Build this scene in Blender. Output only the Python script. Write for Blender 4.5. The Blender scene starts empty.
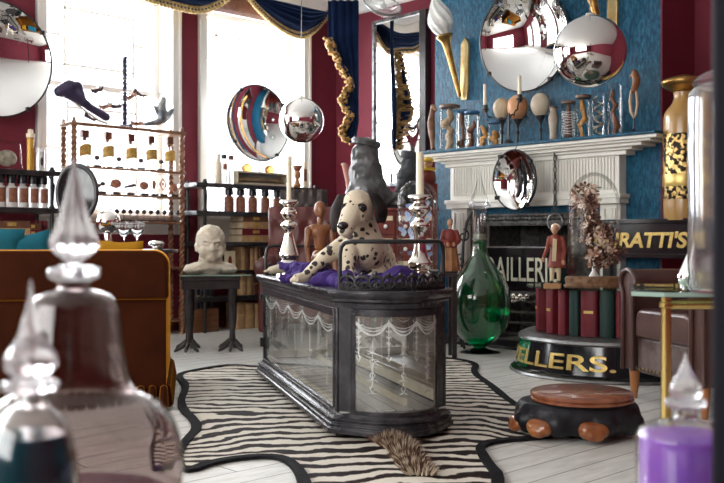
import bpy, bmesh, math, random
from math import pi, sin, cos, sqrt, radians, atan2
from mathutils import Vector, Matrix, Euler, noise
random.seed(7)
SC = bpy.context.scene
COL = SC.collection
EYE, FPX, CX, CY = 0.76, 934.0, 362.0, 241.5      # eye height, focal length in pixels (724 wide)

# ---------------------------------------------------------------- camera, world, lights, exposure
cam = bpy.data.cameras.new('camera'); camo = bpy.data.objects.new('camera', cam); COL.objects.link(camo)
camo.location = (0, 0, EYE); camo.rotation_euler = (radians(90), 0, 0)
cam.sensor_width = 36; cam.lens = 36 * FPX / 724; cam.clip_start = .05
cam.dof.use_dof = True; cam.dof.focus_distance = 4.3; cam.dof.aperture_fstop = 6
SC.camera = camo
w = bpy.data.worlds.new('sky'); SC.world = w; w.use_nodes = True
w.node_tree.nodes['Background'].inputs[0].default_value = (.86, .93, 1, 1)
w.node_tree.nodes['Background'].inputs[1].default_value = 1.6
SC.view_settings.view_transform = 'Standard'; SC.view_settings.look = 'None'
SC.view_settings.gamma = 1; SC.view_settings.exposure = 0.8
SC.view_settings.use_curve_mapping = False

# room frame: x runs along the fireplace wall from the far corner, y = 0 is the recess wall, x = 0 the window wall
TH = atan2(-.7232, .6907)
K = Vector((-.258, 9.283, 0))
EX = Vector((cos(TH), sin(TH), 0)); EYv = Vector((-sin(TH), cos(TH), 0))
def R(x, y, z=0): return K + EX * x + EYv * y + Vector((0, 0, z))
def P(px, py, Y): return Vector(((px - CX) / FPX * Y, Y, EYE - (py - CY) / FPX * Y))
def S(px, Y, z=0): return Vector(((px - CX) / FPX * Y, Y, z))
def Z(py, Y): return EYE - (py - CY) / FPX * Y
def on_y(px, py, yc):
    """room x and z where the sight line meets the plane y = yc of the room frame"""
    r = (px - CX) / FPX
    a = K + EYv * yc
    x = (r * a.y - a.x) / (EX.x - r * EX.y)
    return x, Z(py, a.y + EX.y * x)
def on_x(px, py, xc):
    r = (px - CX) / FPX
    a = K + EX * xc
    y = (r * a.y - a.x) / (EYv.x - r * EYv.y)
    return y, Z(py, a.y + EYv.y * y)

WIN = [(-1.57, -.42), (-3.04, -1.88), (-5.35, -4.1), (-7.2, -5.95)]     # window openings in the window wall (room y)
SILL, HEAD = .98, 2.86
def area(loc, rz, sx, sy, power, col=(1, 1, 1), rx=90):
    l = bpy.data.lights.new('daylight', 'AREA'); l.shape = 'RECTANGLE'; l.size = sx; l.size_y = sy
    l.energy = power; l.color = col
    o = bpy.data.objects.new('daylight', l); COL.objects.link(o); o.location = loc
    o.rotation_euler = (radians(rx), 0, rz); return o
for i, (y0, y1) in enumerate(WIN):
    area(R(-.62, (y0 + y1) / 2, (SILL + HEAD) / 2), TH - pi / 2, 1.7, 2.5, 170, (.93, .96, 1))
# daylight through the wide window behind the camera
BACKWIN = (2.2, 6.9)
area(R((BACKWIN[0] + BACKWIN[1]) / 2, -9.6, 1.95), TH, 4.6, 2.0, 125, (1, .97, .93), rx=90)

# ---------------------------------------------------------------- helpers
class MB:
    def __init__(s): s.v = []; s.f = []
    def add(s, vs, fs, M=None):
        n = len(s.v)
        s.v += [tuple(M @ Vector(v)) if M is not None else tuple(v) for v in vs]
        s.f += [tuple(i + n for i in f) for f in fs]
        return s
    def bx(s, x0, x1, y0, y1, z0, z1, M=None):
        return s.add([(x, y, z) for z in (z0, z1) for x, y in ((x0, y0), (x1, y0), (x1, y1), (x0, y1))],
              [(3, 2, 1, 0), (4, 5, 6, 7), (0, 1, 5, 4), (1, 2, 6, 5), (2, 3, 7, 6), (3, 0, 4, 7)], M)
    def box(s, c, d, M=None):
        return s.bx(c[0]-d[0]/2, c[0]+d[0]/2, c[1]-d[1]/2, c[1]+d[1]/2, c[2]-d[2]/2, c[2]+d[2]/2, M)
    def lathe(s, prof, n=28, M=None, c=(0, 0, 0), sx=1, sy=1, rib=0, nrib=0, tw=0, close=False):
        vs = []; fs = []; m = len(prof)
        for k, (r, z) in enumerate(prof):
            for i in range(n):
                a = 2 * pi * i / n
                q = max(r, 1e-5) * (1 + rib * cos(nrib * (a + tw * z)))
                vs.append((c[0] + q * cos(a) * sx, c[1] + q * sin(a) * sy, c[2] + z))
        for k in range(m - 1 if not close else m):
            k2 = (k + 1) % m
            for i in range(n):
                j = (i + 1) % n
                fs.append((k*n+i, k*n+j, k2*n+j, k2*n+i))
        if not close:
            fs.append(tuple(reversed(range(n)))); fs.append(tuple((m-1)*n+i for i in range(n)))
        return s.add(vs, fs, M)
    def ball(s, c, r, n=16, M=None, squash=None):
        if not hasattr(r, '__len__'): r = (r, r, r)
        h = n // 2 + 1
        prof = [(sin(pi * k / h), -cos(pi * k / h)) for k in range(h + 1)]
        T = Matrix.Translation(c) @ (M if M is not None else Matrix()) @ Matrix.Diagonal((*r, 1))
        return s.lathe(prof, n, T)
    def tube(s, pts, r, n=8, closed=False):
        pts = [Vector(p) for p in pts]; m = len(pts)
        rs = r if hasattr(r, '__len__') else [r] * m
        vs = []; fs = []; up = None
        for k, p in enumerate(pts):
            if closed: t = pts[(k+1) % m] - pts[k-1]
            else: t = pts[min(k+1, m-1)] - pts[max(k-1, 0)]
            t.normalize()
            if up is None: up = t.orthogonal().normalized()
            up = (up - t * up.dot(t))
            if up.length < 1e-5: up = t.orthogonal()
            up.normalize(); b = t.cross(up)
            for i in range(n):
                a = 2 * pi * i / n
                vs.append(p + (up * cos(a) + b * sin(a)) * rs[k])
        for k in range(m if closed else m - 1):
            k2 = (k + 1) % m
            for i in range(n):
                j = (i + 1) % n
                fs.append((k*n+i, k*n+j, k2*n+j, k2*n+i))
        if not closed:
            fs.append(tuple(reversed(range(n)))); fs.append(tuple((m-1)*n+i for i in range(n)))
        return s.add(vs, fs)
    def cap(s, a, b, ra, rb, n=14):       # tapered capsule
        a = Vector(a); b = Vector(b); d = b - a; L = d.length
        q = d.to_track_quat('Z', 'Y').to_matrix().to_4x4()
        prof = [(ra * sin(t), -ra * cos(t)) for t in [pi/2*k/4 for k in range(5)]] + [(rb * cos(t), L + rb * sin(t)) for t in [pi/2*k/4 for k in range(5)]]
        return s.lathe(prof, n, Matrix.Translation(a) @ q)
    def prism(s, poly, z0, z1, M=None):
        n = len(poly)
        return s.add([(x, y, z0) for x, y in poly] + [(x, y, z1) for x, y in poly],
              [tuple(reversed(range(n))), tuple(range(n, 2*n))] + [(i, (i+1) % n, n+(i+1) % n, n+i) for i in range(n)], M)
    def grid(s, fn, nu, nv, thick=None):
        vs = [fn(i / nu, j / nv) for j in range(nv + 1) for i in range(nu + 1)]
        fs = [(j*(nu+1)+i, j*(nu+1)+i+1, (j+1)*(nu+1)+i+1, (j+1)*(nu+1)+i) for j in range(nv) for i in range(nu)]
        return s.add(vs, fs)
    def build(s, name, m, parent=None, loc=None, rz=0, bevel=0, solid=0, seg=2, smooth=True, recalc=True):
        me = bpy.data.meshes.new(name); me.from_pydata(s.v, [], s.f)
        if recalc:
            bm = bmesh.new(); bm.from_mesh(me); bmesh.ops.recalc_face_normals(bm, faces=bm.faces); bm.to_mesh(me); bm.free()
        if smooth:
            me.polygons.foreach_set('use_smooth', [True] * len(me.polygons))
            me.set_sharp_from_angle(angle=radians(42))
        me.materials.append(m)
        o = bpy.data.objects.new(name, me); COL.objects.link(o)
        if parent: o.parent = parent
        if loc is not None: o.location = loc
        o.rotation_euler = (0, 0, rz)
        if solid:
            q = o.modifiers.new('s', 'SOLIDIFY'); q.thickness = solid; q.offset = 0
        if bevel:
            q = o.modifiers.new('b', 'BEVEL'); q.width = bevel; q.segments = seg; q.limit_method = 'ANGLE'; q.angle_limit = radians(50)
        return o

def tag(o, label, cat, group=None):
    o['label'] = label; o['category'] = cat
    if group: o['group'] = group
    return o
def thing(name, label, cat, loc=(0, 0, 0), rz=0, group=None, rot=None):
    o = bpy.data.objects.new(name, None); COL.objects.link(o)
    o.empty_display_size = .05
    o.location = loc; o.rotation_euler = rot if rot else (0, 0, rz)
    return tag(o, label, cat, group)
def dup(root, loc, rz=None, label=None, group=None, scale=None):
    r = root.copy(); COL.objects.link(r); r.location = loc
    if rz is not None: r.rotation_euler = (0, 0, rz)
    if label: r['label'] = label
    if group: r['group'] = group
    if scale: r.scale = scale
    for ch in list(root.children):
        c = ch.copy(); COL.objects.link(c); c.parent = r
        for g in list(ch.children):
            d = g.copy(); COL.objects.link(d); d.parent = c
    return r
def struct(name, mb, m, **k):
    o = mb.build(name, m, **k); 
    if not o.parent: o['kind'] = 'structure'
    return o
def rstruct(name, mb, m, **k):            # structure given in the room frame
    return struct(name, mb, m, loc=K, rz=TH, **k)
def blob(name, mb, m, parent=None, voxel=.01, sm=6, loc=None, rz=0, disp=None):
    """melt overlapping closed forms into one continuous skin"""
    o = mb.build(name + '_raw', m, smooth=False)
    q = o.modifiers.new('r', 'REMESH'); q.mode = 'VOXEL'; q.voxel_size = voxel
    q = o.modifiers.new('m', 'SMOOTH'); q.factor = .5; q.iterations = sm
    dg = bpy.context.evaluated_depsgraph_get(); dg.update()
    me = bpy.data.meshes.new_from_object(o.evaluated_get(dg)); me.name = name
    bpy.data.objects.remove(o)
    if disp:
        new = [v.co + v.normal * disp(v.co) for v in me.vertices]
        me.vertices.foreach_set('co', [x for q_ in new for x in q_]); me.update()
    me.polygons.foreach_set('use_smooth', [True] * len(me.polygons))
    if not me.materials: me.materials.append(m)
    b = bpy.data.objects.new(name, me); COL.objects.link(b)
    if parent: b.parent = parent
    if loc is not None: b.location = loc
    b.rotation_euler = (0, 0, rz)
    return b
def text(name, body, size, m, parent=None, M=None, depth=.002, shear=0, xs=1, off=0, bend=None, space=1, width=None):
    cu = bpy.data.curves.new(name, 'FONT'); cu.body = body; cu.size = size; cu.extrude = depth; cu.shear = shear
    cu.offset = off; cu.space_character = space; cu.align_x = 'LEFT'
    o = bpy.data.objects.new(name + '_c', cu); COL.objects.link(o)
    dg = bpy.context.evaluated_depsgraph_get(); dg.update()
    me = bpy.data.meshes.new_from_object(o.evaluated_get(dg)); me.name = name
    bpy.data.objects.remove(o)
    x0 = min(v.co.x for v in me.vertices); x1 = max(v.co.x for v in me.vertices)
    if width: xs = width / (x1 - x0)
    for v in me.vertices:
        c = Vector(((v.co.x - x0) * xs, v.co.y, v.co.z))
        if bend: c = Vector(bend(c))
        elif M is not None: c = M @ c
        v.co = c
    me.materials.clear(); me.materials.append(m)
    t = bpy.data.objects.new(name, me); COL.objects.link(t)
    if parent: t.parent = parent
    return t
RX90 = Matrix.Rotation(pi/2, 4, 'X')       # lays a profile's z axis along -y (facing the room)
def T(x, y, z): return Matrix.Translation((x, y, z))
def lerp(a, b, t): return a + (b - a) * t
def ring(x, y, z, rx, ry, n=32, a0=0, a1=2*pi, closed=True):
    m = n if closed else n + 1
    return [(x + rx * cos(a0 + (a1 - a0) * i / n), y + ry * sin(a0 + (a1 - a0) * i / n), z) for i in range(m)]

# ---------------------------------------------------------------- materials
MATS = {}
def pm(name, col, rough=.5, metal=0, col2=None, scale=8, bump=0, bscale=None, sheen=0, coat=0, trans=0, ior=1.45,
       alpha=1, stretch=(1, 1, 1), emis=0, mix=(.35, .65), detail=4, spec=None, sss=0):
    m = bpy.data.materials.new(name); m.use_nodes = True; nt = m.node_tree; N = nt.nodes; L = nt.links
    b = N['Principled BSDF']
    b.inputs['Base Color'].default_value = (*col, 1); b.inputs['Roughness'].default_value = rough
    b.inputs['Metallic'].default_value = metal; b.inputs['Sheen Weight'].default_value = sheen
    b.inputs['Coat Weight'].default_value = coat; b.inputs['Coat Roughness'].default_value = .12
    b.inputs['Transmission Weight'].default_value = trans; b.inputs['IOR'].default_value = ior
    b.inputs['Alpha'].default_value = alpha
    if spec is not None: b.inputs['Specular IOR Level'].default_value = spec
    if sss: b.inputs['Subsurface Weight'].default_value = sss; b.inputs['Subsurface Radius'].default_value = (.02, .01, .006)
    if col2 or bump:
        tc = N.new('ShaderNodeTexCoord'); mp = N.new('ShaderNodeMapping'); mp.inputs['Scale'].default_value = stretch
        L.new(tc.outputs['Object'], mp.inputs[0])
    if col2:
        n = N.new('ShaderNodeTexNoise'); n.inputs['Scale'].default_value = scale; n.inputs['Detail'].default_value = detail
        L.new(mp.outputs[0], n.inputs['Vector'])
        r = N.new('ShaderNodeValToRGB'); r.color_ramp.elements[0].position = mix[0]; r.color_ramp.elements[1].position = mix[1]
        r.color_ramp.elements[0].color = (*col, 1); r.color_ramp.elements[1].color = (*col2, 1)
        L.new(n.outputs[0], r.inputs[0]); L.new(r.outputs[0], b.inputs['Base Color'])
    if bump:
        n = N.new('ShaderNodeTexNoise'); n.inputs['Scale'].default_value = bscale or scale * 3; n.inputs['Detail'].default_value = 3
        L.new(mp.outputs[0], n.inputs['Vector'])
        bp = N.new('ShaderNodeBump'); bp.inputs['Strength'].default_value = bump; bp.inputs['Distance'].default_value = .01
        L.new(n.outputs[0], bp.inputs['Height']); L.new(bp.outputs[0], b.inputs['Normal'])
    MATS[name] = m; return m
def thin_glass(name, tint=(.97, .98, .97), rough=.02, f=1.45, gl=.6):
    m = bpy.data.materials.new(name); m.use_nodes = True; nt = m.node_tree; N = nt.nodes; L = nt.links
    N.remove(N['Principled BSDF']); o = N['Material Output']
    t = N.new('ShaderNodeBsdfTransparent'); t.inputs[0].default_value = (*tint, 1)
    g = N.new('ShaderNodeBsdfGlossy'); g.inputs['Roughness'].default_value = rough
    fr = N.new('ShaderNodeFresnel'); fr.inputs[0].default_value = f
    mu = N.new('ShaderNodeMath'); mu.operation = 'MULTIPLY'; mu.inputs[1].default_value = gl; L.new(fr.outputs[0], mu.inputs[0])
    mx = N.new('ShaderNodeMixShader'); L.new(mu.outputs[0], mx.inputs[0]); L.new(t.outputs[0], mx.inputs[1]); L.new(g.outputs[0], mx.inputs[2])
    L.new(mx.outputs[0], o.inputs[0]); MATS[name] = m; return m

red_wall = pm('burgundy_paint', (.165, .018, .033), .7, spec=.4, col2=(.19, .023, .041), scale=3, bump=.05, bscale=60)
def blue_paint():
    m = pm('blue_brushed_paint', (.008, .125, .245), .36, spec=.28)
    nt = m.node_tree; N = nt.nodes; L = nt.links; b = N['Principled BSDF']
    tc = N.new('ShaderNodeTexCoord'); mp = N.new('ShaderNodeMapping'); mp.inputs['Scale'].default_value = (22, 22, 7)
    L.new(tc.outputs['Object'], mp.inputs[0])
    n = N.new('ShaderNodeTexNoise'); n.inputs['Scale'].default_value = 3; n.inputs['Detail'].default_value = 6; n.inputs['Roughness'].default_value = .7
    L.new(mp.outputs[0], n.inputs['Vector'])
    r = N.new('ShaderNodeValToRGB'); r.color_ramp.elements[0].position = .42; r.color_ramp.elements[1].position = .74
    r.color_ramp.elements[0].color = (.0005, .050, .105, 1); r.color_ramp.elements[1].color = (.020, .185, .30, 1)
    L.new(n.outputs[0], r.inputs[0]); L.new(r.outputs[0], b.inputs['Base Color'])
    bp = N.new('ShaderNodeBump'); bp.inputs['Strength'].default_value = 1; bp.inputs['Distance'].default_value = .010
    L.new(n.outputs[0], bp.inputs['Height']); L.new(bp.outputs[0], b.inputs['Normal'])
    return m
blue_wall = blue_paint()
def planks():
    m = pm('white_painted_boards', (.70, .68, .63), .48)
    nt = m.node_tree; N = nt.nodes; L = nt.links; b = N['Principled BSDF']
    tc = N.new('ShaderNodeTexCoord'); sp = N.new('ShaderNodeSeparateXYZ'); L.new(tc.outputs['Object'], sp.inputs[0])
    def mth(op, a, bb=None):
        q = N.new('ShaderNodeMath'); q.operation = op
        for i, v in enumerate((a, bb)):
            if v is None: continue
            if isinstance(v, (int, float)): q.inputs[i].default_value = v
            else: L.new(v, q.inputs[i])
        return q.outputs[0]
    d = mth('DIVIDE', sp.outputs[0], .125)
    fr = mth('FRACT', d); fl = mth('FLOOR', d)
    gap = mth('LESS_THAN', fr, .035)
    hsh = mth('FRACT', mth('MULTIPLY', mth('SINE', mth('MULTIPLY', fl, 12.9898)), 43758.5))
    # cross joints
    jy = mth('FRACT', mth('DIVIDE', mth('ADD', sp.outputs[1], mth('MULTIPLY', hsh, 2.4)), 2.4))
    gap2 = mth('LESS_THAN', jy, .0022)
    g = mth('MAXIMUM', gap, gap2)
    n = N.new('ShaderNodeTexNoise'); n.inputs['Scale'].default_value = 5; n.inputs['Detail'].default_value = 8; n.inputs['Roughness'].default_value = .65
    mp = N.new('ShaderNodeMapping'); mp.inputs['Scale'].default_value = (6, 1, 1); L.new(tc.outputs['Object'], mp.inputs[0]); L.new(mp.outputs[0], n.inputs['Vector'])
    r = N.new('ShaderNodeValToRGB'); r.color_ramp.elements[0].position = .3; r.color_ramp.elements[1].position = .6
    r.color_ramp.elements[0].color = (.56, .55, .51, 1); r.color_ramp.elements[1].color = (.74, .735, .70, 1)
    L.new(n.outputs[0], r.inputs[0])
    mx = N.new('ShaderNodeMix'); mx.data_type = 'RGBA'; L.new(g, mx.inputs[0]); L.new(r.outputs[0], mx.inputs[6]); mx.inputs[7].default_value = (.10, .095, .085, 1)
    L.new(mx.outputs[2], b.inputs['Base Color'])
    h = mth('SUBTRACT', mth('MULTIPLY', n.outputs[0], .25), g)
    bp = N.new('ShaderNodeBump'); bp.inputs['Strength'].default_value = .5; bp.inputs['Distance'].default_value = .003
    L.new(h, bp.inputs['Height']); L.new(bp.outputs[0], b.inputs['Normal'])
    return m
board_floor = planks()
plaster = pm('white_plaster', (.82, .81, .78), .7)
white_wood = pm('white_gloss_wood', (.78, .765, .72), .35, col2=(.80, .785, .74), scale=4)
cream_wood = pm('cream_mantel_paint', (.88, .86, .79), .36, col2=(.80, .77, .70), scale=9, mix=(.55, .85), bump=.08)
black_iron = pm('black_iron', (.018, .018, .02), .38, .4, col2=(.035, .033, .032), scale=30, bump=.15)
grey_iron = pm('blackleaded_cast_iron', (.07, .066, .062), .38, .6, col2=(.18, .17, .16), scale=25, bump=.5, bscale=50)
black_wood = pm('ebonised_wood', (.014, .013, .015), .3, col2=(.035, .03, .03), scale=12, coat=.3)
case_wood = pm('worn_ebonised_wood', (.017, .016, .020), .27, col2=(.06, .055, .06), scale=14, bump=.25, bscale=40, mix=(.45, .8))
chrome = pm('silvered_glass', (.88, .86, .83), .035, 1)
silver = pm('mercury_glass', (.72, .68, .60), .10, 1, col2=(.85, .82, .78), scale=20)
mirror_m = pm('mirror', (.86, .86, .85), .02, 1)
gold = pm('gilt', (.60, .38, .12), .30, .85, col2=(.34, .17, .05), scale=18, bump=.2)
goldp = pm('gold_leaf_paint', (.80, .60, .22), .32, .55, col2=(.62, .42, .12), scale=30)
brass = pm('brass', (.62, .46, .16), .22, 1)
glass = pm('clear_glass', (.98, .985, .98), .0, trans=1, ior=1.45)
tglass = thin_glass('thin_glass', gl=.45)
stop_glass = pm('stopper_glass', (.93, .93, .95), .16, trans=.82, ior=1.38)
pane_glass = thin_glass('window_pane_glass', (.99, .99, .99))
green_edge_glass = thin_glass('green_glass_sheet', (.78, .90, .85))
wax = pm('ivory_wax', (.80, .72, .55), .45, sss=.2)
plank_brown = pm('brown_wood', (.20, .085, .035), .35, col2=(.12, .045, .02), scale=10, stretch=(1, 1, 6), coat=.2)
# ================================================================= THE ROOM
CEIL = 3.08
BX0, BX1, BY = 1.72, 3.745, -.45        # chimney breast
RIGHT, BACK = 9.3, -9.3                  # far limits of the room behind the camera
struct_floor = rstruct('floor', MB().bx(-.35, RIGHT, BACK, 0, -.1, 0), board_floor)
rstruct('ceiling', MB().bx(-.35, RIGHT, BACK, .2, CEIL, CEIL + .1), plaster)
# window wall
m = MB(); ys = [BACK] + [v for w_ in reversed(WIN) for v in w_] + [0.0]
for k in range(0, len(ys), 2): m.bx(-.34, 0, ys[k], ys[k+1], 0, CEIL)
for y0, y1 in WIN:
    m.bx(-.34, 0, y0, y1, 0, SILL - .16); m.bx(-.34, 0, y0, y1, HEAD, CEIL)
rstruct('wall_left', m, red_wall, smooth=False)
rstruct('wall_back', MB().bx(-.34, BX0 + .3, 0, .2, 0, CEIL).bx(BX1 - .3, RIGHT, 0, .2, 0, CEIL), red_wall, smooth=False)
# chimney breast, with a fire opening between its piers
OX0, OX1, OZ = 2.15, 3.2, 1.0
rstruct('wall_chimney_breast', MB().bx(BX0, OX0, BY, 0, 0, CEIL).bx(OX1, BX1 - .001, BY, 0, 0, CEIL).bx(OX0, OX1, BY, 0, OZ, CEIL), blue_wall, smooth=False)
rstruct('wall_breast_return', MB().bx(BX1, BX1 + .012, BY, 0, 0, CEIL), red_wall, smooth=False)
rstruct('wall_right', MB().bx(RIGHT, RIGHT + .2, BACK, .2, 0, CEIL), red_wall, smooth=False)
m = MB().bx(-.34, BACKWIN[0], BACK - .2, BACK, 0, CEIL).bx(BACKWIN[1], RIGHT, BACK - .2, BACK, 0, CEIL)
m.bx(BACKWIN[0], BACKWIN[1], BACK - .2, BACK, 0, .9).bx(BACKWIN[0], BACKWIN[1], BACK - .2, BACK, 2.9, CEIL)
rstruct('wall_front', m, red_wall, smooth=False)
# cornice profile along the visible walls
def cornice(m, a, b, nrm):
    pass
c1 = [(0, 0), (.14, 0), (.14, -.02), (.10, -.05), (.06, -.07), (.045, -.11), (0, -.12)]
m = MB()
m.add([(0 + r, BACK, CEIL + z) for r, z in c1] + [(0 + r, 0, CEIL + z) for r, z in c1],
      [(i, (i+1) % 7, 7 + (i+1) % 7, 7 + i) for i in range(7)])
m.add([(0, -r, CEIL + z) for r, z in c1] + [(BX0, -r, CEIL + z) for r, z in c1],
      [(i, (i+1) % 7, 7 + (i+1) % 7, 7 + i) for i in range(7)])
rstruct('trim_1', m, plaster)
# skirting
rstruct('baseboard_left', MB().bx(0, .02, BACK, 0, 0, .2).bx(0, .028, BACK, 0, .16, .18), red_wall, smooth=False)
rstruct('baseboard_back', MB().bx(0, BX0, -.02, 0, 0, .2).bx(BX1 + .012, RIGHT, -.02, 0, 0, .2), red_wall, smooth=False)

# windows
def window(i, y0, y1, blind=True):
    ap = .66 if i == 1 else .82
    fr = MB()
    yc = (y0 + y1) / 2; a = .11                     # architrave width
    # architrave on the room face
    for s_, e in ((y0 - .02, y0 + .0), (y1, y1 + .02)): pass
    fr.bx(0, .035, y0 - a + .05, y0 + .02, ap, HEAD + a).bx(0, .035, y1 - .02, y1 + a - .05, ap, HEAD + a)
    fr.bx(0, .05, y0 - a + .05, y0 - a + .075, ap, HEAD + a).bx(0, .05, y1 + a - .075, y1 + a - .05, ap, HEAD + a)
    fr.bx(0, .035, y0, y1, HEAD, HEAD + a)
    fr.bx(0, .03, y0, y1, ap, SILL - .02)
    # box reveal
    fr.bx(-.33, 0, y0, y0 + .015, SILL - .16, HEAD).bx(-.33, 0, y1 - .015, y1, SILL - .16, HEAD).bx(-.33, 0, y0, y1, HEAD - .015, HEAD)
    o = rstruct('window_%d' % i, fr, white_wood, bevel=.004)
    s = MB(); x0, x1 = -.20, -.155
    sy0, sy1 = y0 + .015, y1 - .015
    t = .05
    zm = 2.02
    for z0, z1, xo in ((SILL, zm + .02, 0), (zm - .02, HEAD - .015, -.045)):
        xa, xb = x0 + xo, x1 + xo
        s.bx(xa, xb, sy0, sy0 + t, z0, z1).bx(xa, xb, sy1 - t, sy1, z0, z1)
        s.bx(xa, xb, sy0, sy1, z0, z0 + .045).bx(xa, xb, sy0, sy1, z1 - .045, z1)
        for q in (sy0 + .27, sy1 - .24): s.bx(xa + .01, xb - .01, q - .009, q + .009, z0, z1)
        h = z1 - z0
        for q in (z0 + .19, z1 - .2): s.bx(xa + .01, xb - .01, sy0 + .24, sy1 - .24, q - .009, q + .009)
        for q in (z0 + h * .5,):
            s.bx(xa + .01, xb - .01, sy0, sy0 + .24, q - .009, q + .009).bx(xa + .01, xb - .01, sy1 - .24, sy1, q - .009, q + .009)
    struct('window_frame', s, white_wood, parent=o)
    struct('window_sill', MB().bx(-.33, .09, y0 - .06, y1 + .06, SILL - .03, SILL), white_wood, parent=o, bevel=.006)
    struct('window_pane', MB().bx(-.182, -.178, sy0, sy1, SILL, zm).bx(-.227, -.223, sy0, sy1, zm, HEAD - .02), pane_glass, parent=o, smooth=False)
for i, (y0, y1) in enumerate(WIN): window(i + 1, y0, y1)
m = MB()
for k in range(7):
    x = lerp(*BACKWIN, k / 6); m.bx(x - .03, x + .03, BACK - .12, BACK - .06, .9, 2.9)
for z in (.9, 1.9, 2.87): m.bx(*BACKWIN, BACK - .12, BACK - .06, z, z + .05)
rstruct('window_5', m, white_wood, smooth=False)
# dark doorpost beside the camera
struct('trim_2', MB().bx(0, .10, 0, .05, 0, CEIL - .02), pm('dark_doorpost_paint', (.008, .009, .014), .6, spec=.2), loc=(.2998, .80, 0), rz=radians(-21), bevel=.004)

# fire surround ------------------------------------------------------------------
MZ = 1.48
mx0, mx1 = on_y(421, 150, -.72)[0], on_y(655, 130, -.72)[0]
sx0, sx1 = on_y(449, 200, -.56)[0], on_y(618, 200, -.56)[0]
print('mantel', mx0, mx1, sx0, sx1, on_y(470, 195, -.56), on_y(600, 197, -.56), on_y(661,130,-.45), on_y(436,130,-.45))
FZ0 = 1.07
surround = MB()
# frieze body with reeding
surround.bx(sx0, sx1, -.545, BY, FZ0, MZ - .1)
surround.bx(sx0 - .02, sx1 + .02, -.575, BY, FZ0 - .05, FZ0).bx(sx0 - .03, sx1 + .03, -.585, BY, FZ0 - .012, FZ0 + .018)
n = 58
for k in range(n):
    x = lerp(sx0 + .03, sx1 - .03, (k + .5) / n); wd = (sx1 - sx0 - .06) / n
    surround.bx(x - wd * .3, x + wd * .3, -.556, -.545, FZ0 + .05, MZ - .14)
# stepped bed mould
for k, (d, z0, z1) in enumerate(((.575, MZ - .13, MZ - .1), (.60, MZ - .1, MZ - .082), (.64, MZ - .082, MZ - .06), (.675, MZ - .06, MZ - .045), (.70, MZ - .045, MZ - .022))):
    e = (d - .545) * .9
    surround.bx(lerp(sx0, mx0, min(1, e / .14)), lerp(sx1, mx1, min(1, e / .14)), -d, BY, z0, z1)
# pilasters
for xa, xb in ((sx0, sx0 + .16), (sx1 - .16, sx1)):
    surround.bx(xa, xb, -.53, BY, 0, FZ0 - .05).bx(xa - .015, xb + .015, -.555, BY, 0, .18)
    surround.bx(xa + .03, xa + .045, -.545, -.53, .2, FZ0 - .08).bx(xb - .045, xb - .03, -.545, -.53, .2, FZ0 - .08)
    surround.bx(xa + .06, xb - .06, -.54, -.53, .2, FZ0 - .08)
o = rstruct('trim_3', surround, cream_wood, bevel=.004)
rstruct('trim_4', MB().bx(mx0, mx1, -.72, BY, MZ - .022, MZ), blue_wall, bevel=.005)      # blue shelf top
# cast iron insert
ix0, ix1 = sx0 + .16, sx1 - .16
ins = MB()
ox0, ox1 = on_y(488, 230, -.5)[0], on_y(568, 230, -.5)[0]
izt = FZ0 - .1
rstruct('trim_5', MB().bx(ix0, ix1, -.47, BY, izt, FZ0 - .05), blue_wall)
ins.bx(ix0, ox0, -.485, BY + .0, 0, izt).bx(ox1, ix1, -.485, BY, 0, izt).bx(ox0, ox1, -.485, BY, .88, izt)
ins.bx(ox0, ox1, -.08, -.04, 0, .9)
ins.bx(ox0 - .01, ox0, -.47, -.05, 0, .9).bx(ox1, ox1 + .01, -.47, -.05, 0, .9).bx(ox0, ox1, -.47, -.05, .89, .90)
for k in range(34):                                  # egg band on the top rail
    ins.ball((lerp(ix0 + .04, ix1 - .04, k / 33), -.487, izt - .035), (.022, .014, .02), 8)
ins.bx(ix0, ix1, -.50, -.485, izt - .012, izt).bx(ix0, ix1, -.50, -.485, izt - .08, izt - .068)
for k in range(20): ins.tube([(lerp(ox0 + .22, ox1 - .03, k / 19) + .03 * sin(t * 3), -.20 + .07 * t, .55 + .33 * t) for t in (0, .25, .5, .75, 1)], .007, 6)
rstruct('trim_6', ins, grey_iron)
# ================================================================= ZEBRA RUG
RUG = [(175,376),(188,387),(178,407),(201,428),(185,444),(176,458),(182,476),(215,463),(270,457),(293,464),(306,485),(318,560),(400,640),(470,560),(503,483),(486,464),(477,446),(514,441),(549,439),(566,426),(516,409),(491,387),(472,374),(478,364),(440,358),(400,361),(350,357),(300,362),(262,369),(232,366),(204,370)]
rp = [Vector(((px-CX)/FPX*(EYE*FPX/(py-CY)), EYE*FPX/(py-CY))) for px, py in RUG]
def smooth_closed(p, n=3):
    for _ in range(n):
        q = []
        for i in range(len(p)):
            a, b = p[i], p[(i+1) % len(p)]
            q += [a * .75 + b * .25, a * .25 + b * .75]
        p = q
    return p
rps = smooth_closed(rp, 2)
def inside(pt, poly):
    c = False; x, y = pt; j = len(poly) - 1
    for i in range(len(poly)):
        a, b = poly[i], poly[j]
        if (a[1] > y) != (b[1] > y) and x < (b[0]-a[0]) * (y-a[1]) / (b[1]-a[1]) + a[0]: c = not c
        j = i
    return c
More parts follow.
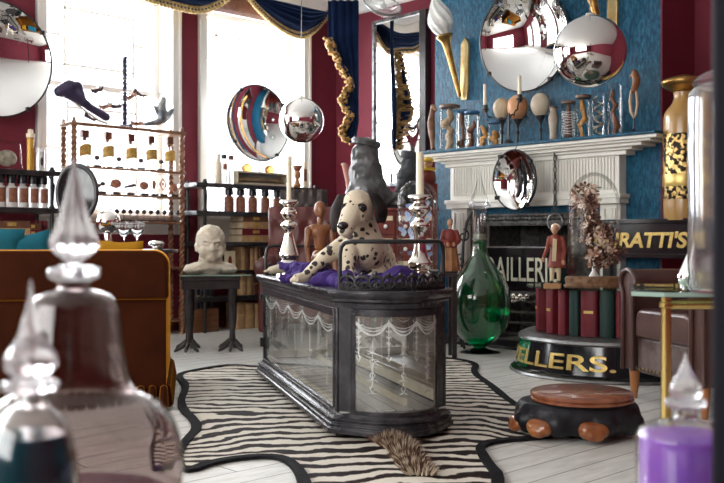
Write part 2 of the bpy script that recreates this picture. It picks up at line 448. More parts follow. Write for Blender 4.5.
def zebra():
    m = bpy.data.materials.new('zebra_hide'); m.use_nodes = True; nt = m.node_tree; N = nt.nodes; L = nt.links; b = N['Principled BSDF']
    uv = N.new('ShaderNodeUVMap'); uv.uv_map = 'phase'
    sp = N.new('ShaderNodeSeparateXYZ'); L.new(uv.outputs[0], sp.inputs[0])
    tc = N.new('ShaderNodeTexCoord'); n = N.new('ShaderNodeTexNoise'); n.inputs['Scale'].default_value = 5; n.inputs['Detail'].default_value = 5
    L.new(tc.outputs['Object'], n.inputs['Vector'])
    def mth(op, a, bb=None):
        q = N.new('ShaderNodeMath'); q.operation = op
        for i, v in enumerate((a, bb)):
            if v is None: continue
            if isinstance(v, (int, float)): q.inputs[i].default_value = v
            else: L.new(v, q.inputs[i])
        return q.outputs[0]
    ph = mth('ADD', sp.outputs[0], mth('MULTIPLY', mth('SUBTRACT', n.outputs[0], .5), 1.9))
    s = mth('SINE', mth('MULTIPLY', ph, 6.2832))
    r = N.new('ShaderNodeValToRGB'); e = r.color_ramp.elements
    e[0].position = .40; e[0].color = (.075, .030, .018, 1); e[1].position = .56; e[1].color = (.78, .73, .63, 1)
    x = e.new(.25); x.color = (.016, .010, .010, 1)
    L.new(mth('ADD', mth('MULTIPLY', s, .5), sp.outputs[1]), r.inputs[0])
    n2 = N.new('ShaderNodeTexNoise'); n2.inputs['Scale'].default_value = 220; L.new(tc.outputs['Object'], n2.inputs['Vector'])
    mx = N.new('ShaderNodeMix'); mx.data_type = 'RGBA'; mx.blend_type = 'MULTIPLY'; mx.inputs[0].default_value = .2
    L.new(r.outputs[0], mx.inputs[6]); L.new(n2.outputs[0], mx.inputs[7]); 
    L.new(mx.outputs[2], b.inputs['Base Color']); b.inputs['Roughness'].default_value = .7; b.inputs['Specular IOR Level'].default_value = .15
    bp = N.new('ShaderNodeBump'); bp.inputs['Strength'].default_value = .4; bp.inputs['Distance'].default_value = .004
    L.new(n2.outputs[0], bp.inputs['Height']); L.new(bp.outputs[0], b.inputs['Normal'])
    return m
zeb = zebra()
rug = thing('zebra_skin_rug', 'striped zebra skin rug with black edging on the white floorboards', 'rug', (0, 4, 0))
def build_skin():
    st = .025; x0 = min(p[0] for p in rps); x1 = max(p[0] for p in rps); y0 = min(p[1] for p in rps); y1 = max(p[1] for p in rps)
    nx = int((x1-x0)/st)+1; ny = int((y1-y0)/st)+1
    vs = {}; V = []; F = []; UV = []
    def ph(x, y):
        g1 = math.exp(-((y-3.52)/.34)**2); g2 = math.exp(-((y-3.66)/.30)**2)
        d = y
        xl = -.42; xr = .5
        if x < xl: d += 1.3 * g1 * (xl - x)**1.15
        if x > xr: d += 1.3 * g2 * (x - xr)
        d += .075 * noise.noise((x*1.6, y*1.3, 1)) + .02 * noise.noise((x*6, y*5, 3)) + .03 * sin(x * 3 + y)
        duty = .5 + .2 * noise.noise((x*3.5, y*2.8, 5))
        if x < -.55 and y > 3.9: duty += .25 * min(1, (-.55 - x) / .2)
        if x > .55 and y > 4: duty += .06
        return d / .106, duty
    for j in range(ny):
        for i in range(nx):
            cx, cy = x0 + (i+.5)*st, y0 + (j+.5)*st
            if not inside((cx, cy), rps): continue
            f = []
            for a, b in ((i, j), (i+1, j), (i+1, j+1), (i, j+1)):
                if (a, b) not in vs:
                    x, y = x0 + a*st, y0 + b*st
                    vs[(a, b)] = len(V); V.append((x, y - 4, .009 + .004 * noise.noise((x*4, y*4, 0)))); UV.append(ph(x, y))
                f.append(vs[(a, b)])
            F.append(f)
    me = bpy.data.meshes.new('hide'); me.from_pydata(V, [], F)
    ul = me.uv_layers.new(name='phase')
    for lp in me.loops: ul.data[lp.index].uv = UV[lp.vertex_index]
    me.polygons.foreach_set('use_smooth', [True]*len(me.polygons)); me.materials.append(zeb)
    o = bpy.data.objects.new('hide', me); COL.objects.link(o); o.parent = rug
build_skin()
felt = pm('black_felt', (.012, .012, .014), .8, col2=(.02, .02, .022), scale=30, spec=.1)
m = MB(); n = len(rps); vs = []
for i in range(n):
    t = (rps[(i+1) % n] - rps[i-1]).normalized(); nn = Vector((-t.y, t.x)); wd = .019 + .005 * noise.noise((i*.3, 0, 0))
    for q, z in ((-wd, .003), (-wd, .014), (wd, .014), (wd, .003)):
        p = rps[i] + nn * q; vs.append((p.x, p.y - 4, z))
m.add(vs, [(i*4+k, i*4+(k+1) % 4, ((i+1) % n)*4+(k+1) % 4, ((i+1) % n)*4+k) for i in range(n) for k in range(4)])
m.build('edging', felt, rug)
# the mane that stands up on the hide in front of the case
m = MB(); rnd = random.Random(3)
def manep(t): return Vector((lerp(.075, .215, t) + .02*sin(t*5), lerp(3.50, 2.98, t) , 0))
for k in range(900):
    t = rnd.random(); p = manep(t); s_ = rnd.uniform(-1, 1)
    hgt = .075 * (1 - .55*abs(s_)) * (.6 + .4*sin(pi*min(1, t*1.4+.12)))
    b = Vector((p.x + s_*.045, p.y - 4, .012)); tip = b + Vector((s_*.03 + rnd.uniform(-.012, .012), rnd.uniform(-.02, .01), hgt))
    wv = .004; a = rnd.uniform(0, 3)
    dx, dy = wv*cos(a), wv*sin(a)
    m.add([(b.x-dx, b.y-dy, b.z), (b.x+dx, b.y+dy, b.z), (b.x-dy, b.y+dx, b.z), tuple(tip)], [(0, 1, 3), (1, 2, 3), (2, 0, 3), (0, 2, 1)])
def mane_mat():
    mt = pm('mane_hair', (.10, .035, .018), .6)
    nt = mt.node_tree; N = nt.nodes; L = nt.links
    tc = N.new('ShaderNodeTexCoord'); wv = N.new('ShaderNodeTexWave'); wv.bands_direction = 'Y'; wv.inputs['Scale'].default_value = 3.6; wv.inputs['Distortion'].default_value = 1.5
    L.new(tc.outputs['Object'], wv.inputs[0]); r = N.new('ShaderNodeValToRGB'); e = r.color_ramp.elements
    e[0].position = .62; e[0].color = (.11, .045, .025, 1); e[1].position = .85; e[1].color = (.55, .46, .34, 1)
    L.new(wv.outputs[0], r.inputs[0]); L.new(r.outputs[0], N['Principled BSDF'].inputs['Base Color']); return mt
o = m.build('mane', mane_mat(), rug, smooth=False); o['kind'] = 'stuff'; o['label'] = 'brown upright mane hair along the spine'

# ================================================================= DISPLAY CASE
CA = Vector((-.088, 3.55, 0)); CB = Vector((-.552, 5.20, 0))
cl = (CB - CA).length; ca = atan2((CB - CA).y, (CB - CA).x) - pi/2       # local y runs along the long side
CW = .445; BOW = .11
case = thing('display_case', 'black wooden glazed display case with bowed etched front, on the zebra rug', 'display case', (CA.x, CA.y, .017), ca)
def outline(e=0, y1=None, n=18):
    """bow-fronted plan, enlarged by e; local x across, y to the back"""
    y1 = cl if y1 is None else y1; ch = .045
    pts = [(-e, y1 + e), (-e, ch - e*.2)]
    for k in range(n + 1):
        t = k / n; x = lerp(ch - e*.3, CW - ch + e*.3, t); pts.append((x, -e - BOW * (1 - (2*t-1)**2)**.9))
    pts += [(CW + e, ch - e*.2), (CW + e, y1 + e)]
    return pts
def loopband(mb, prof):
    """moulding: prof = [(e, z)...] swept round the plan, filled top and bottom"""
    n = len(outline()); vs = []
    for e, z in prof: vs += [(x, y, z) for x, y in outline(e)]
    k = len(prof)
    mb.add(vs, [(j*n+i, j*n+(i+1) % n, (j+1)*n+(i+1) % n, (j+1)*n+i) for j in range(k-1) for i in range(n)] + [tuple(range(n)), tuple((k-1)*n+i for i in reversed(range(n)))])
TOPZ = .558
m = MB(); loopband(m, [(.0, .012), (.035, .012), (.035, .03), (.026, .036), (.030, .046), (.018, .052), (.026, .066), (.012, .070), (.004, .080), (.0, .088)])
m.build('plinth', case_wood, case, bevel=.002)
for x, y in ((.03, .06), (CW-.03, .06), (.03, cl-.05), (CW-.03, cl-.05)): MB().bx(x-.035, x+.035, y-.035, y+.035, 0, .013).build('foot', case_wood, case)
m = MB(); loopband(m, [(-.01, TOPZ-.075), (.004, TOPZ-.07), (.008, TOPZ-.05), (.020, TOPZ-.044), (.020, TOPZ-.034), (.028, TOPZ-.028), (.034, TOPZ-.016), (.034, TOPZ-.006), (.028, TOPZ), (0, TOPZ)])
m.build('top', case_wood, case, bevel=.0015)
# posts
for x0, x1, y0, y1 in ((-.001, .03, .03, .075), (CW-.03, CW+.001, .03, .075), (-.001, .03, cl-.035, cl), (CW-.03, CW+.001, cl-.035, cl)):
    MB().bx(x0, x1, y0, y1, .09, TOPZ-.07).build('post', case_wood, case, bevel=.003)
for k, s_ in ((0, -1), (1, 1)):                       # canted front corner posts
    x = .045 if s_ < 0 else CW-.045
    pl = [(x - s_*.004, -.008), (x + s_*.042, .035), (x + s_*.030, .06), (x - s_*.012, .018)]
    MB().prism(pl, .09, TOPZ-.07).build('post', case_wood, case)
# rails round each glass
def bowy(t, off=0): return -off - BOW * (1 - (2*t-1)**2)**.9
m = MB()
for z0, z1 in ((.086, .100), (TOPZ-.105, TOPZ-.072)):
    m.bx(0, .022, .06, cl-.02, z0, z1).bx(CW-.022, CW, .06, cl-.02, z0, z1).bx(.02, CW-.02, cl-.022, cl, z0, z1)
m.bx(-.004, .012, .07, .085, .1, TOPZ-.08)
m.build('side_rails', case_wood, case, bevel=.002)
m = MB()
def strip(mb, z0, z1, o0, o1, ta, tb, n=16):
    vs = []
    for k in range(n+1):
        t = lerp(ta, tb, k/n); x = lerp(.045, CW-.045, t)
        for off, z in ((o0, z0), (o1, z0), (o1, z1), (o0, z1)): vs.append((x, bowy(t, off), z))
    mb.add(vs, [(k*4+i, k*4+(i+1) % 4, (k+1)*4+(i+1) % 4, (k+1)*4+i) for k in range(n) for i in range(4)] + [(0, 1, 2, 3), (n*4+3, n*4+2, n*4+1, n*4)])
strip(m, .086, .100, -.012, .006, 0, 1); strip(m, TOPZ-.098, TOPZ-.072, -.012, .006, 0, 1)
strip(m, .100, TOPZ-.098, -.012, .006, 0, .035, 3); strip(m, .100, TOPZ-.098, -.012, .006, .965, 1, 3)
m.build('front_frame', case_wood, case)
cream_case = pm('cream_case_lining', (.62, .57, .43), .4, col2=(.5, .45, .33), scale=10)
m = MB(); strip(m, .100, TOPZ-.098, -.018, -.012, .035, .05, 3); strip(m, .100, TOPZ-.098, -.018, -.012, .94, .965, 3)
m.bx(CW-.035, CW-.022, .06, cl-.03, .108, .15).bx(.022, .035, .06, cl-.03, .1, .115).bx(.03, CW-.03, cl-.05, cl-.022, .1, .14)
m.bx(CW-.17, CW-.155, .05, cl-.04, .096, .125)
m.build('lining', cream_case, case)
def etched():
    m = bpy.data.materials.new('etched_glass'); m.use_nodes = True; nt = m.node_tree; N = nt.nodes; L = nt.links
    N.remove(N['Principled BSDF']); d = N.new('ShaderNodeBsdfDiffuse'); d.inputs[0].default_value = (.85, .86, .84, 1)
    t = N.new('ShaderNodeBsdfTransparent'); mx = N.new('ShaderNodeMixShader'); mx.inputs[0].default_value = .5
    L.new(t.outputs[0], mx.inputs[1]); L.new(d.outputs[0], mx.inputs[2]); L.new(mx.outputs[0], N['Material Output'].inputs[0]); return m
etch = etched()
def etching(place, w_, z0, z1, nsw):
    """swags, tassels and drops engraved on a pane: place(s, z) gives the point"""
    mb = MB()
    def line(pts, wd=.003):
        q = [Vector(place(*p)) for p in pts]
        vs = []
        for k, p in enumerate(pts):
            a = pts[min(k+1, len(pts)-1)]; b = pts[max(k-1, 0)]; tx, tz = a[0]-b[0], a[1]-b[1]; l = max(1e-6, math.hypot(tx, tz))
            nx, nz = -tz/l*wd, tx/l*wd
            vs += [place(p[0]+nx, p[1]+nz), place(p[0]-nx, p[1]-nz)]
        mb.add(vs, [(2*k, 2*k+1, 2*k+3, 2*k+2) for k in range(len(pts)-1)])
    sw = w_ / nsw
    for k in range(nsw):
        for dp, wd in ((.05, .0035), (.036, .0022), (.024, .0015)):
            line([(sw*(k + t/10), z1 - .02 - dp*4*(t/10)*(1-t/10)) for t in range(11)], wd)
    for k in range(nsw + 1):
        x = min(max(sw*k, .012), w_-.012)
        line([(x, z1-.01), (x, z1-.15)], .002)
        for q in range(5): line([(x-.012+.002*q, z1-.03-q*.022), (x, z1-.038-q*.022), (x+.012-.002*q, z1-.03-q*.022)], .0025)
        line([(x-.008, z1-.15), (x, z1-.17), (x+.008, z1-.15)], .003)
    for k in range(nsw):
        x = sw*(k+.5); L_ = z1 - z0 - .10
        line([(x, z1-.09), (x, z1-L_)], .002)
        for q in range(4):
            zz = z1 - .12 - q*L_/5.2
            line([(x-.009, zz), (x, zz+.014), (x+.009, zz), (x, zz-.016), (x-.009, zz)], .0022)
            line([(x-.016, zz-.022), (x, zz-.016), (x+.016, zz-.022)], .0018)
    return mb
def painted_reflection_glass():  # patchy diffuse white stands in for bright window reflections on the panes
    m = bpy.data.materials.new('pale_reflection_case_glass'); m.use_nodes = True; nt = m.node_tree; N = nt.nodes; L = nt.links
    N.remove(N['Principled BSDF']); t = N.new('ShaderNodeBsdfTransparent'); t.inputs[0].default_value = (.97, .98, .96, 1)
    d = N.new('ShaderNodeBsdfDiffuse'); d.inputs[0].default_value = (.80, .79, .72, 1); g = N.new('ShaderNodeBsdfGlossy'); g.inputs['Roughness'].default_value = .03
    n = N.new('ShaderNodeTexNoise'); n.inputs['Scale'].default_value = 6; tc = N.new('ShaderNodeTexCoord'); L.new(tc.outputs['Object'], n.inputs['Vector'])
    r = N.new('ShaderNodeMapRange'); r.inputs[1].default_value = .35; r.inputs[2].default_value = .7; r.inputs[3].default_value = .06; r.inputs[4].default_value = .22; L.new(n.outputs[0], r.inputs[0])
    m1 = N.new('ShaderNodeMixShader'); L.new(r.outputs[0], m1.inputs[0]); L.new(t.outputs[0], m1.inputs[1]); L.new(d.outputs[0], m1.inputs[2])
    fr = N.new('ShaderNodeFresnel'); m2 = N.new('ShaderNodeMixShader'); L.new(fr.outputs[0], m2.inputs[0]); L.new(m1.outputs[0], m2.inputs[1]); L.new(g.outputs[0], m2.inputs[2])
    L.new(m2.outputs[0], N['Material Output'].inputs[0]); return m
case_glass = painted_reflection_glass()
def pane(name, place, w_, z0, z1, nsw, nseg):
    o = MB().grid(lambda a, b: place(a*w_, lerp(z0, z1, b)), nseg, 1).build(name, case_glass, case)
    etching(place, w_, z0, z1, nsw).build('engraving', etch, o, recalc=False, smooth=False)
def front_place(s_, z):
    t = .035 + .93 * s_ / (CW*.75); return (lerp(.045, CW-.045, t), bowy(t, .0), z)
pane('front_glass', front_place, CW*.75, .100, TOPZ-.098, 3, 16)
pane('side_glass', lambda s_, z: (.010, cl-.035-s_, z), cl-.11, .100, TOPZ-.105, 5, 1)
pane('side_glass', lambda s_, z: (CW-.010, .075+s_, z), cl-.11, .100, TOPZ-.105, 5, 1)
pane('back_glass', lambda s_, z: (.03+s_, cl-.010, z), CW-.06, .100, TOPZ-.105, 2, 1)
# inner floor of grey planks, open in sight
def case_planks():
    m = pm('grey_case_planks', (.55, .55, .53), .3, col2=(.42, .42, .41), scale=12, stretch=(4, 1, 1)); nt = m.node_tree; N = nt.nodes; L = nt.links
    b = N['Principled BSDF']; src = b.inputs['Base Color'].links[0].from_socket
    tc = N.new('ShaderNodeTexCoord'); sp = N.new('ShaderNodeSeparateXYZ'); L.new(tc.outputs['Object'], sp.inputs[0])
    a = N.new('ShaderNodeMath'); a.operation = 'FRACT'; d = N.new('ShaderNodeMath'); d.operation = 'DIVIDE'; d.inputs[1].default_value = .075
    L.new(sp.outputs[0], d.inputs[0]); L.new(d.outputs[0], a.inputs[0]); g = N.new('ShaderNodeMath'); g.operation = 'LESS_THAN'; g.inputs[1].default_value = .07; L.new(a.outputs[0], g.inputs[0])
    mx = N.new('ShaderNodeMix'); mx.data_type = 'RGBA'; L.new(g.outputs[0], mx.inputs[0]); L.new(src, mx.inputs[6]); mx.inputs[7].default_value = (.04, .04, .04, 1); L.new(mx.outputs[2], b.inputs['Base Color']); return m
MB().bx(.01, CW-.01, .0, cl-.01, .0885, .092).build('case_floor', case_planks(), case)
# hinges, catch
m = MB().bx(-.016, 0, cl-.02, cl+.01, .16, .21); m.build('hinge', black_iron, case)
MB().bx(-.016, 0, cl-.02, cl+.01, .42, .45).build('hinge', black_iron, case)
# iron galleries and bails at both ends
def gallery(y, bow, name):
    root = MB(); zt = TOPZ
    def pt(t, off, z): return (lerp(.012, CW-.012, t), (bowy(t, -.03)*bow + y*(1-bow) if bow else y) + off, z)
    hs = .185 if bow else .16
    p = [pt(0, 0, zt), pt(0, 0, zt+hs-.05), pt(.01, 0, zt+hs-.02), pt(.04, 0, zt+hs-.004), pt(.09, 0, zt+hs)] + [pt(t/10, 0, zt+hs) for t in range(2, 9)] + [pt(.91, 0, zt+hs), pt(.96, 0, zt+hs-.004), pt(.99, 0, zt+hs-.02), pt(1, 0, zt+hs-.05), pt(1, 0, zt)]
    b = root.tube(p, .0085, 8).build('bail', black_iron, case)
    g = MB(); n = 9
    for k in range(n):
        t0 = (k+.5)/n
        def c(dx, z): return pt(min(1, max(0, t0 + dx/(CW-.02))), 0, zt+z)
        for sg in (1, -1):
            g.tube([c(sg*.024*cos(a)*(1-.0*a) + 0, .030+.024*sin(a)) for a in [x*.42 for x in range(-3, 8)]], .0066, 6)
            g.tube([c(sg*(.006+.011*cos(a)), .018+.010*sin(a)) for a in [x*.6 for x in range(11)]], .0058, 6)
        g.ball(c(0, .060), .0085, 8); g.tube([c(0, .0), c(0, .058)], .005, 6)
        g.ball(c(.027, .042), .007, 8); g.tube([c(.027, 0), c(.027, .04)], .0035, 6)
    g.tube([pt(t/16, 0, zt+.005) for t in range(17)], .0055, 6)
    g.build('gallery', black_iron, case)
gallery(0, 1, 'front'); gallery(cl-.03, 0, 'back')

# ================================================================= SOFA (seen from behind)
def velvet(name, c1, c2, tint=None):
    m = pm(name, c1, .75, col2=c2, scale=5, sheen=1, spec=.1, bump=.08, bscale=90); b = m.node_tree.nodes['Principled BSDF']
    b.inputs['Sheen Tint'].default_value = (*(tint or [min(1, q*2.2+.05) for q in c2]), 1); b.inputs['Sheen Roughness'].default_value = .35; return m
vel = velvet('rust_velvet', (.026, .0045, .0006), (.042, .008, .001), (.80, .36, .03))
def lit_pile_tint(m, c1, c2):  # ochre at grazing angles: window light on the velvet, mixed into base colour
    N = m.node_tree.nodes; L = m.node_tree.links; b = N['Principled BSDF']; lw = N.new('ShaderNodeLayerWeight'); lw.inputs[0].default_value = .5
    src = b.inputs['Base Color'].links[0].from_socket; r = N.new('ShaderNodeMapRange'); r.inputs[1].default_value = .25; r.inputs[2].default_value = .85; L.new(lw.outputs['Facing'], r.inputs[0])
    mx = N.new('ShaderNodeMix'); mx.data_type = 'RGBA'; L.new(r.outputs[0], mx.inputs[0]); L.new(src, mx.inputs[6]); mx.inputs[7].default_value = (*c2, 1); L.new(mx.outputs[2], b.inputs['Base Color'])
lit_pile_tint(vel, None, (.24, .085, .007))
sofa = thing('velvet_sofa', 'rust-orange velvet sofa seen from behind, rounded back', 'sofa', (-.88, 4.2, 0), radians(10.5))
SW = 2.1
def rbox(mb, x0, x1, y0, y1, z0, z1, r, n=5):
    pr = []
    for cx_, cz, a0 in ((x1-r, z0+r*.3, -90), (x1-r, z1-r, 0), (x0+r, z1-r, 90), (x0+r, z0+r*.3, 180)):
        rr = r if cz > (z0+z1)/2 else r*.3
        for k in range(n+1):
            a = radians(a0 + 90*k/n); cxx = cx_ if rr == r else (x1-rr if cx_ > (x0+x1)/2 else x0+rr)
            pr.append((cxx + rr*cos(a), cz + rr*sin(a)))
    M = Matrix(((1,0,0,0),(0,0,-1,0),(0,1,0,0),(0,0,0,1)))     # (x,y,z)->(x,-z,y)
    mb.prism(pr, -y1, -y0, M)
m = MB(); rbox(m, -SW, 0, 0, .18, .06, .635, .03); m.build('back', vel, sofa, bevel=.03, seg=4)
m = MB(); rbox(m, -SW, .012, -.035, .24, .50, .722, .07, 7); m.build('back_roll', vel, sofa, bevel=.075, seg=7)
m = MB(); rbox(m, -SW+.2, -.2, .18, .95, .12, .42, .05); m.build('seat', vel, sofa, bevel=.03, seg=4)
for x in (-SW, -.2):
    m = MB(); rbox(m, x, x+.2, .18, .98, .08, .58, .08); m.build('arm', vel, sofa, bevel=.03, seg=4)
m = MB()
rnd = random.Random(9)
for k in range(42):
    x = lerp(-SW, -.01, k/41)
    m.cap((x, -.012, .10), (x + rnd.uniform(-.004, .004), -.02, .035), .018, .024, 8)
for k in range(16):
    y = lerp(.02, .93, k/15); m.cap((.004, y, .10), (.01, y, .035), .018, .024, 8)
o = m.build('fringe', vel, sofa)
for x in (-SW+.1, -.1):
    for y in (.08, .88): MB().lathe([(.02, 0), (.03, .07)], 12, c=(x, y, 0)).build('leg', black_wood, sofa)
# cushions showing over the back
def cushion(name, label, c, w_, h, d, mt, rz, tilt=0):
    t = thing(name, label, 'cushion', c, rz)
    def f(u, v):
        a, b = 2*u-1, 2*v-1
        return a, b
    mb = MB(); n = 14; vs = []; fs = []
    for s_ in (1, -1):
        o_ = len(vs)
        for j in range(n+1):
            for i in range(n+1):
                a, b = 2*i/n-1, 2*j/n-1
                e = (max(0, 1-a*a)*max(0, 1-b*b))**.38
                pin = 1 - .08*(1-abs(a))*abs(b)**3 - .0
                vs.append((a*w_/2*(1-.07*(1-a*a)*0), s_*d/2*e, h/2 + b*h/2*(1-.07*(1-a*a)*b*b) + .006*noise.noise((a*2, b*2, s_))))
        fs += [(o_+j*(n+1)+i, o_+j*(n+1)+i+1, o_+(j+1)*(n+1)+i+1, o_+(j+1)*(n+1)+i) for j in range(n) for i in range(n)]
    mb.add(vs, fs, Matrix.Rotation(tilt, 4, 'Y'))
    ob = mb.build('cover', mt, t)
    return t
teal = velvet('teal_velvet', (.012, .10, .14), (.02, .14, .19)); must = velvet('mustard_velvet', (.35, .17, .01), (.42, .22, .02))
def on_sofa(s_, d):
    a = radians(10.5); return (-.86 - cos(a)*s_ - sin(a)*d, 4.2 - sin(a)*s_ + cos(a)*d, .425)
cushion('cushion', 'teal velvet cushion peeping over the sofa back, farthest left', on_sofa(.92, .29), .40, .42, .13, teal, radians(10), .12)
cushion('cushion', 'teal velvet cushion beside its twin, nearer the tall glass stopper', on_sofa(.66, .31), .30, .375, .12, teal, radians(14), -.15)
cushion('cushion', 'mustard velvet cushion just showing over the sofa back', on_sofa(.28, .30), .26, .345, .12, must, radians(8), .05)

# ================================================================= LEATHER CHAIRS
def leather(name, c1, c2): return pm(name, c1, .33, col2=c2, scale=7, bump=.18, bscale=120, coat=.15)
oxl = leather('oxblood_leather', (.13, .03, .024), (.085, .018, .016)); brl = leather('dark_brown_leather', (.055, .024, .020), (.085, .04, .033))
dkl = leather('black_brown_leather', (.03, .016, .014), (.05, .028, .024))
chrome_stud = pm('worn_brass_studs', (.30, .22, .12), .35, 1)
# tub armchair by the fireplace, facing left
ch = thing('leather_tub_chair', 'dark brown leather tub armchair beside the gold-lettered drum', 'armchair', (1.26, 4.58, 0), radians(-75.3 + 0))
# local x along the front edge (towards the camera), y to the back, arms at x = 0 and x = .68
def arm(mb, x0, sgn):
    pr = []
    for a in range(-40, 221, 20):
        pr.append((.055*cos(radians(a))*1.15, .055*sin(radians(a))))
    return pr
for x in (.06, .62):
    m = MB()
    pr = [(x-.045, .14), (x+.045, .14), (x+.04, .5)] + [(x + .068*cos(radians(a)), .565 + .062*sin(radians(a))) for a in range(-40, 221, 20)] + [(x-.04, .5)]
    M = Matrix(((1,0,0,0),(0,0,1,0),(0,1,0,0),(0,0,0,1)))
    m.prism(pr, 0.02, .62, M); a_ = m.build('arm', brl, ch, bevel=.008)
    m = MB()
    path = [(x-.045, 0.012, .14), (x-.042, .012, .5)] + [(x + .066*cos(radians(a)), .012, .565 + .060*sin(radians(a))) for a in range(220, -41, -20)] + [(x+.042, .012, .5), (x+.045, .012, .14)]
    m.tube(path, .011, 8); m.build('welt', brl, a_)
m = MB(); rbox(m, .11, .57, .02, .52, .30, .44, .055, 6); m.build('seat_cushion', brl, ch, bevel=.03, seg=4)
m = MB(); m.bx(.10, .58, .035, .6, .13, .31); fr_ = m.build('seat_base', pm('scuffed_leather', (.16, .12, .11), .5, col2=(.06, .03, .025), scale=9, bump=.4, bscale=30), ch, bevel=.02)
m = MB()
for k in range(16): m.ball((lerp(.11, .57, k/15), .03, .155), .007, 8)
m.build('studs', chrome_stud, fr_)
m = MB()
m.grid(lambda u, v: (lerp(0, .68, u), .60 + .16*sin(pi*u) - .0 + .05*v, lerp(.14, .63, v)), 20, 8); m.build('back', brl, ch, solid=.09)
m = MB().tube([(lerp(.02, .66, t/20), .645 + .16*sin(pi*t/20), .632) for t in range(21)], .05, 12); m.build('back_roll', brl, ch)
for x in (.06, .62):
    for y in (.05, .62): MB().lathe([(.012, 0), (.02, .06), (.026, .145)], 12, c=(x, y, 0)).build('leg', pm('honey_wood_leg', (.38, .15, .05), .35), ch)

# oxblood tufted chair behind the case, with a darker chair behind it
def tufted(name, label, loc, rz, W_, H_, mt, seat=True):
    t = thing(name, label, 'armchair', loc, rz)
    def f(u, v):
        x = lerp(-W_/2, W_/2, u); z = lerp(.32, H_, v)
        d = 0
        gx = u*5; gz = v*4
        row = round(gz); cxx = (round(gx - .5*(row % 2)) + .5*(row % 2))
        q = math.hypot((gx-cxx), (gz-row)*1.0)
        d = .035*(1 - math.exp(-q*q*5))
        edge = min(u, 1-u, (1-v)*.8)
        d += .03*min(1, edge*8) - .03
        return (x, -d + .02 + .05*v, z)
    b = MB().grid(f, 40, 32).build('backrest', mt, t, solid=.05)
    for r_ in range(1, 4):
        for c_ in range(1, 5):
            u = (c_ + .5*(r_ % 2))/5; v = r_/4
            if .1 < u < .95: p = f(u, v); MB().ball((p[0], p[1]-.028, p[2]), (.014, .008, .014), 8).build('button', mt, b)
    m = MB(); m.bx(-W_/2-.01, W_/2+.01, .05, .16, .12, H_-.02); m.build('back_frame', mt, t, bevel=.03, seg=3)
    if seat:
        m = MB(); rbox(m, -W_/2+.06, W_/2-.06, -.58, .02, .22, .42, .05); m.build('seat_cushion', mt, t, bevel=.02)
        for s_ in (-1, 1):
            m = MB(); m.bx(s_*W_/2-.05, s_*W_/2+.05, -.58, .06, .12, .55)
            a_ = m.build('arm', mt, t, bevel=.02)
            m = MB().tube([(s_*W_/2, .05, .60), (s_*W_/2, -.3, .595), (s_*W_/2+s_*.01, -.60, .575)], .062, 14); m.ball((s_*W_/2+s_*.01, -.61, .575), (.07, .02, .07), 16)
            m.build('arm_roll', mt, a_)
        for x in (-W_/2, W_/2):
            for y in (-.52, .1): MB().lathe([(.015, 0), (.024, .13)], 10, c=(x, y, 0)).build('leg', black_wood, t)
    return t
tufted('tufted_leather_chair', 'oxblood buttoned leather armchair behind the display case', (-.43, 7.15, 0), radians(3), .56, 1.02, oxl)
tufted('leather_chair', 'dark brown leather chair back against the window wall', (-.50, 7.95, 0), radians(0), .38, 1.20, dkl, seat=True)
# ================================================================= FOREGROUND BOTTLES on the near table (below the frame)
walnut = pm('walnut_veneer', (.10, .045, .02), .3, col2=(.16, .075, .035), scale=6, stretch=(1, 6, 1), coat=.3)
t = thing('low_table', 'long dark wooden table carrying the three glass decanters', 'table', (0, 1.0, 0))
MB().bx(-.62, .62, -.32, .32, .375, .40).build('table_top', walnut, t, bevel=.004)
for x in (-.58, .58):
    for y in (-.28, .28): MB().bx(x-.02, x+.02, y-.02, y+.02, 0, .375).build('leg', walnut, t, bevel=.003)
def gprof(pts, Y, z0=None):
    """(half width in px, py) -> (r, z above .40)"""
    return [(hw/FPX*Y, Z(py, Y) - .402) for hw, py in pts]
def shell(prof, th=.003):
    """closed hollow profile, outer then inner; prof from the bottom up"""
    inner = [(max(.0005, r - th), z) for r, z in prof]
    inner[0] = (inner[0][0], inner[0][1] + th*1.5)
    return [(0, prof[0][1])] + prof + list(reversed(inner)) + [(0, inner[0][1])]
def sm_prof(p, n=3):
    """Catmull-Rom through the profile points"""
    out = []
    for i in range(len(p)-1):
        a, b, c, d = p[max(i-1, 0)], p[i], p[i+1], p[min(i+2, len(p)-1)]
        for k in range(n):
            t = k/n
            out.append(tuple(.5*((2*b[q]) + (-a[q]+c[q])*t + (2*a[q]-5*b[q]+4*c[q]-d[q])*t*t + (-a[q]+3*b[q]-3*c[q]+d[q])*t**3) for q in (0, 1)))
    out.append(p[-1]); return out
smoke = pm('plum_tinted_glass', (.68, .61, .60), 0, trans=1, ior=1.45)
# large decanter
Y = 1.0; c0 = S(74, Y, .402)
dec = thing('glass_decanter', 'tall clear glass decanter with long faceted stopper and round belly, front left', 'decanter', tuple(c0))
body = sm_prof(list(reversed(gprof([(17, 281), (17, 289), (26, 292), (37, 297), (43, 310), (47, 345), (53, 378), (60, 392), (80, 403), (97, 421), (106, 445), (108, 475), (100, 520), (78, 570), (60, 577)], Y))), 3)
MB().lathe(shell(body, .0035), 56, rib=.006, nrib=14, close=False).build('body', smoke, dec)
MB().lathe(sm_prof(list(reversed(gprof([(15, 266), (24, 268), (26, 273), (24, 278), (16, 281)], Y))), 2), 32).build('collar', stop_glass, dec)
stp = gprof([(.6, 157), (3, 170), (7, 188), (12, 208), (18, 226), (23, 240), (22.5, 248), (14, 257), (8.5, 262), (8, 267), (13, 270)], Y)
MB().lathe(sm_prof(list(reversed(stp)), 3), 40, rib=.07, nrib=10).build('stopper', stop_glass, dec)
wine = pm('plum_liquid', (.20, .03, .07), .5, trans=.3, ior=1.2, col2=(.13, .02, .04), scale=4, spec=.1)
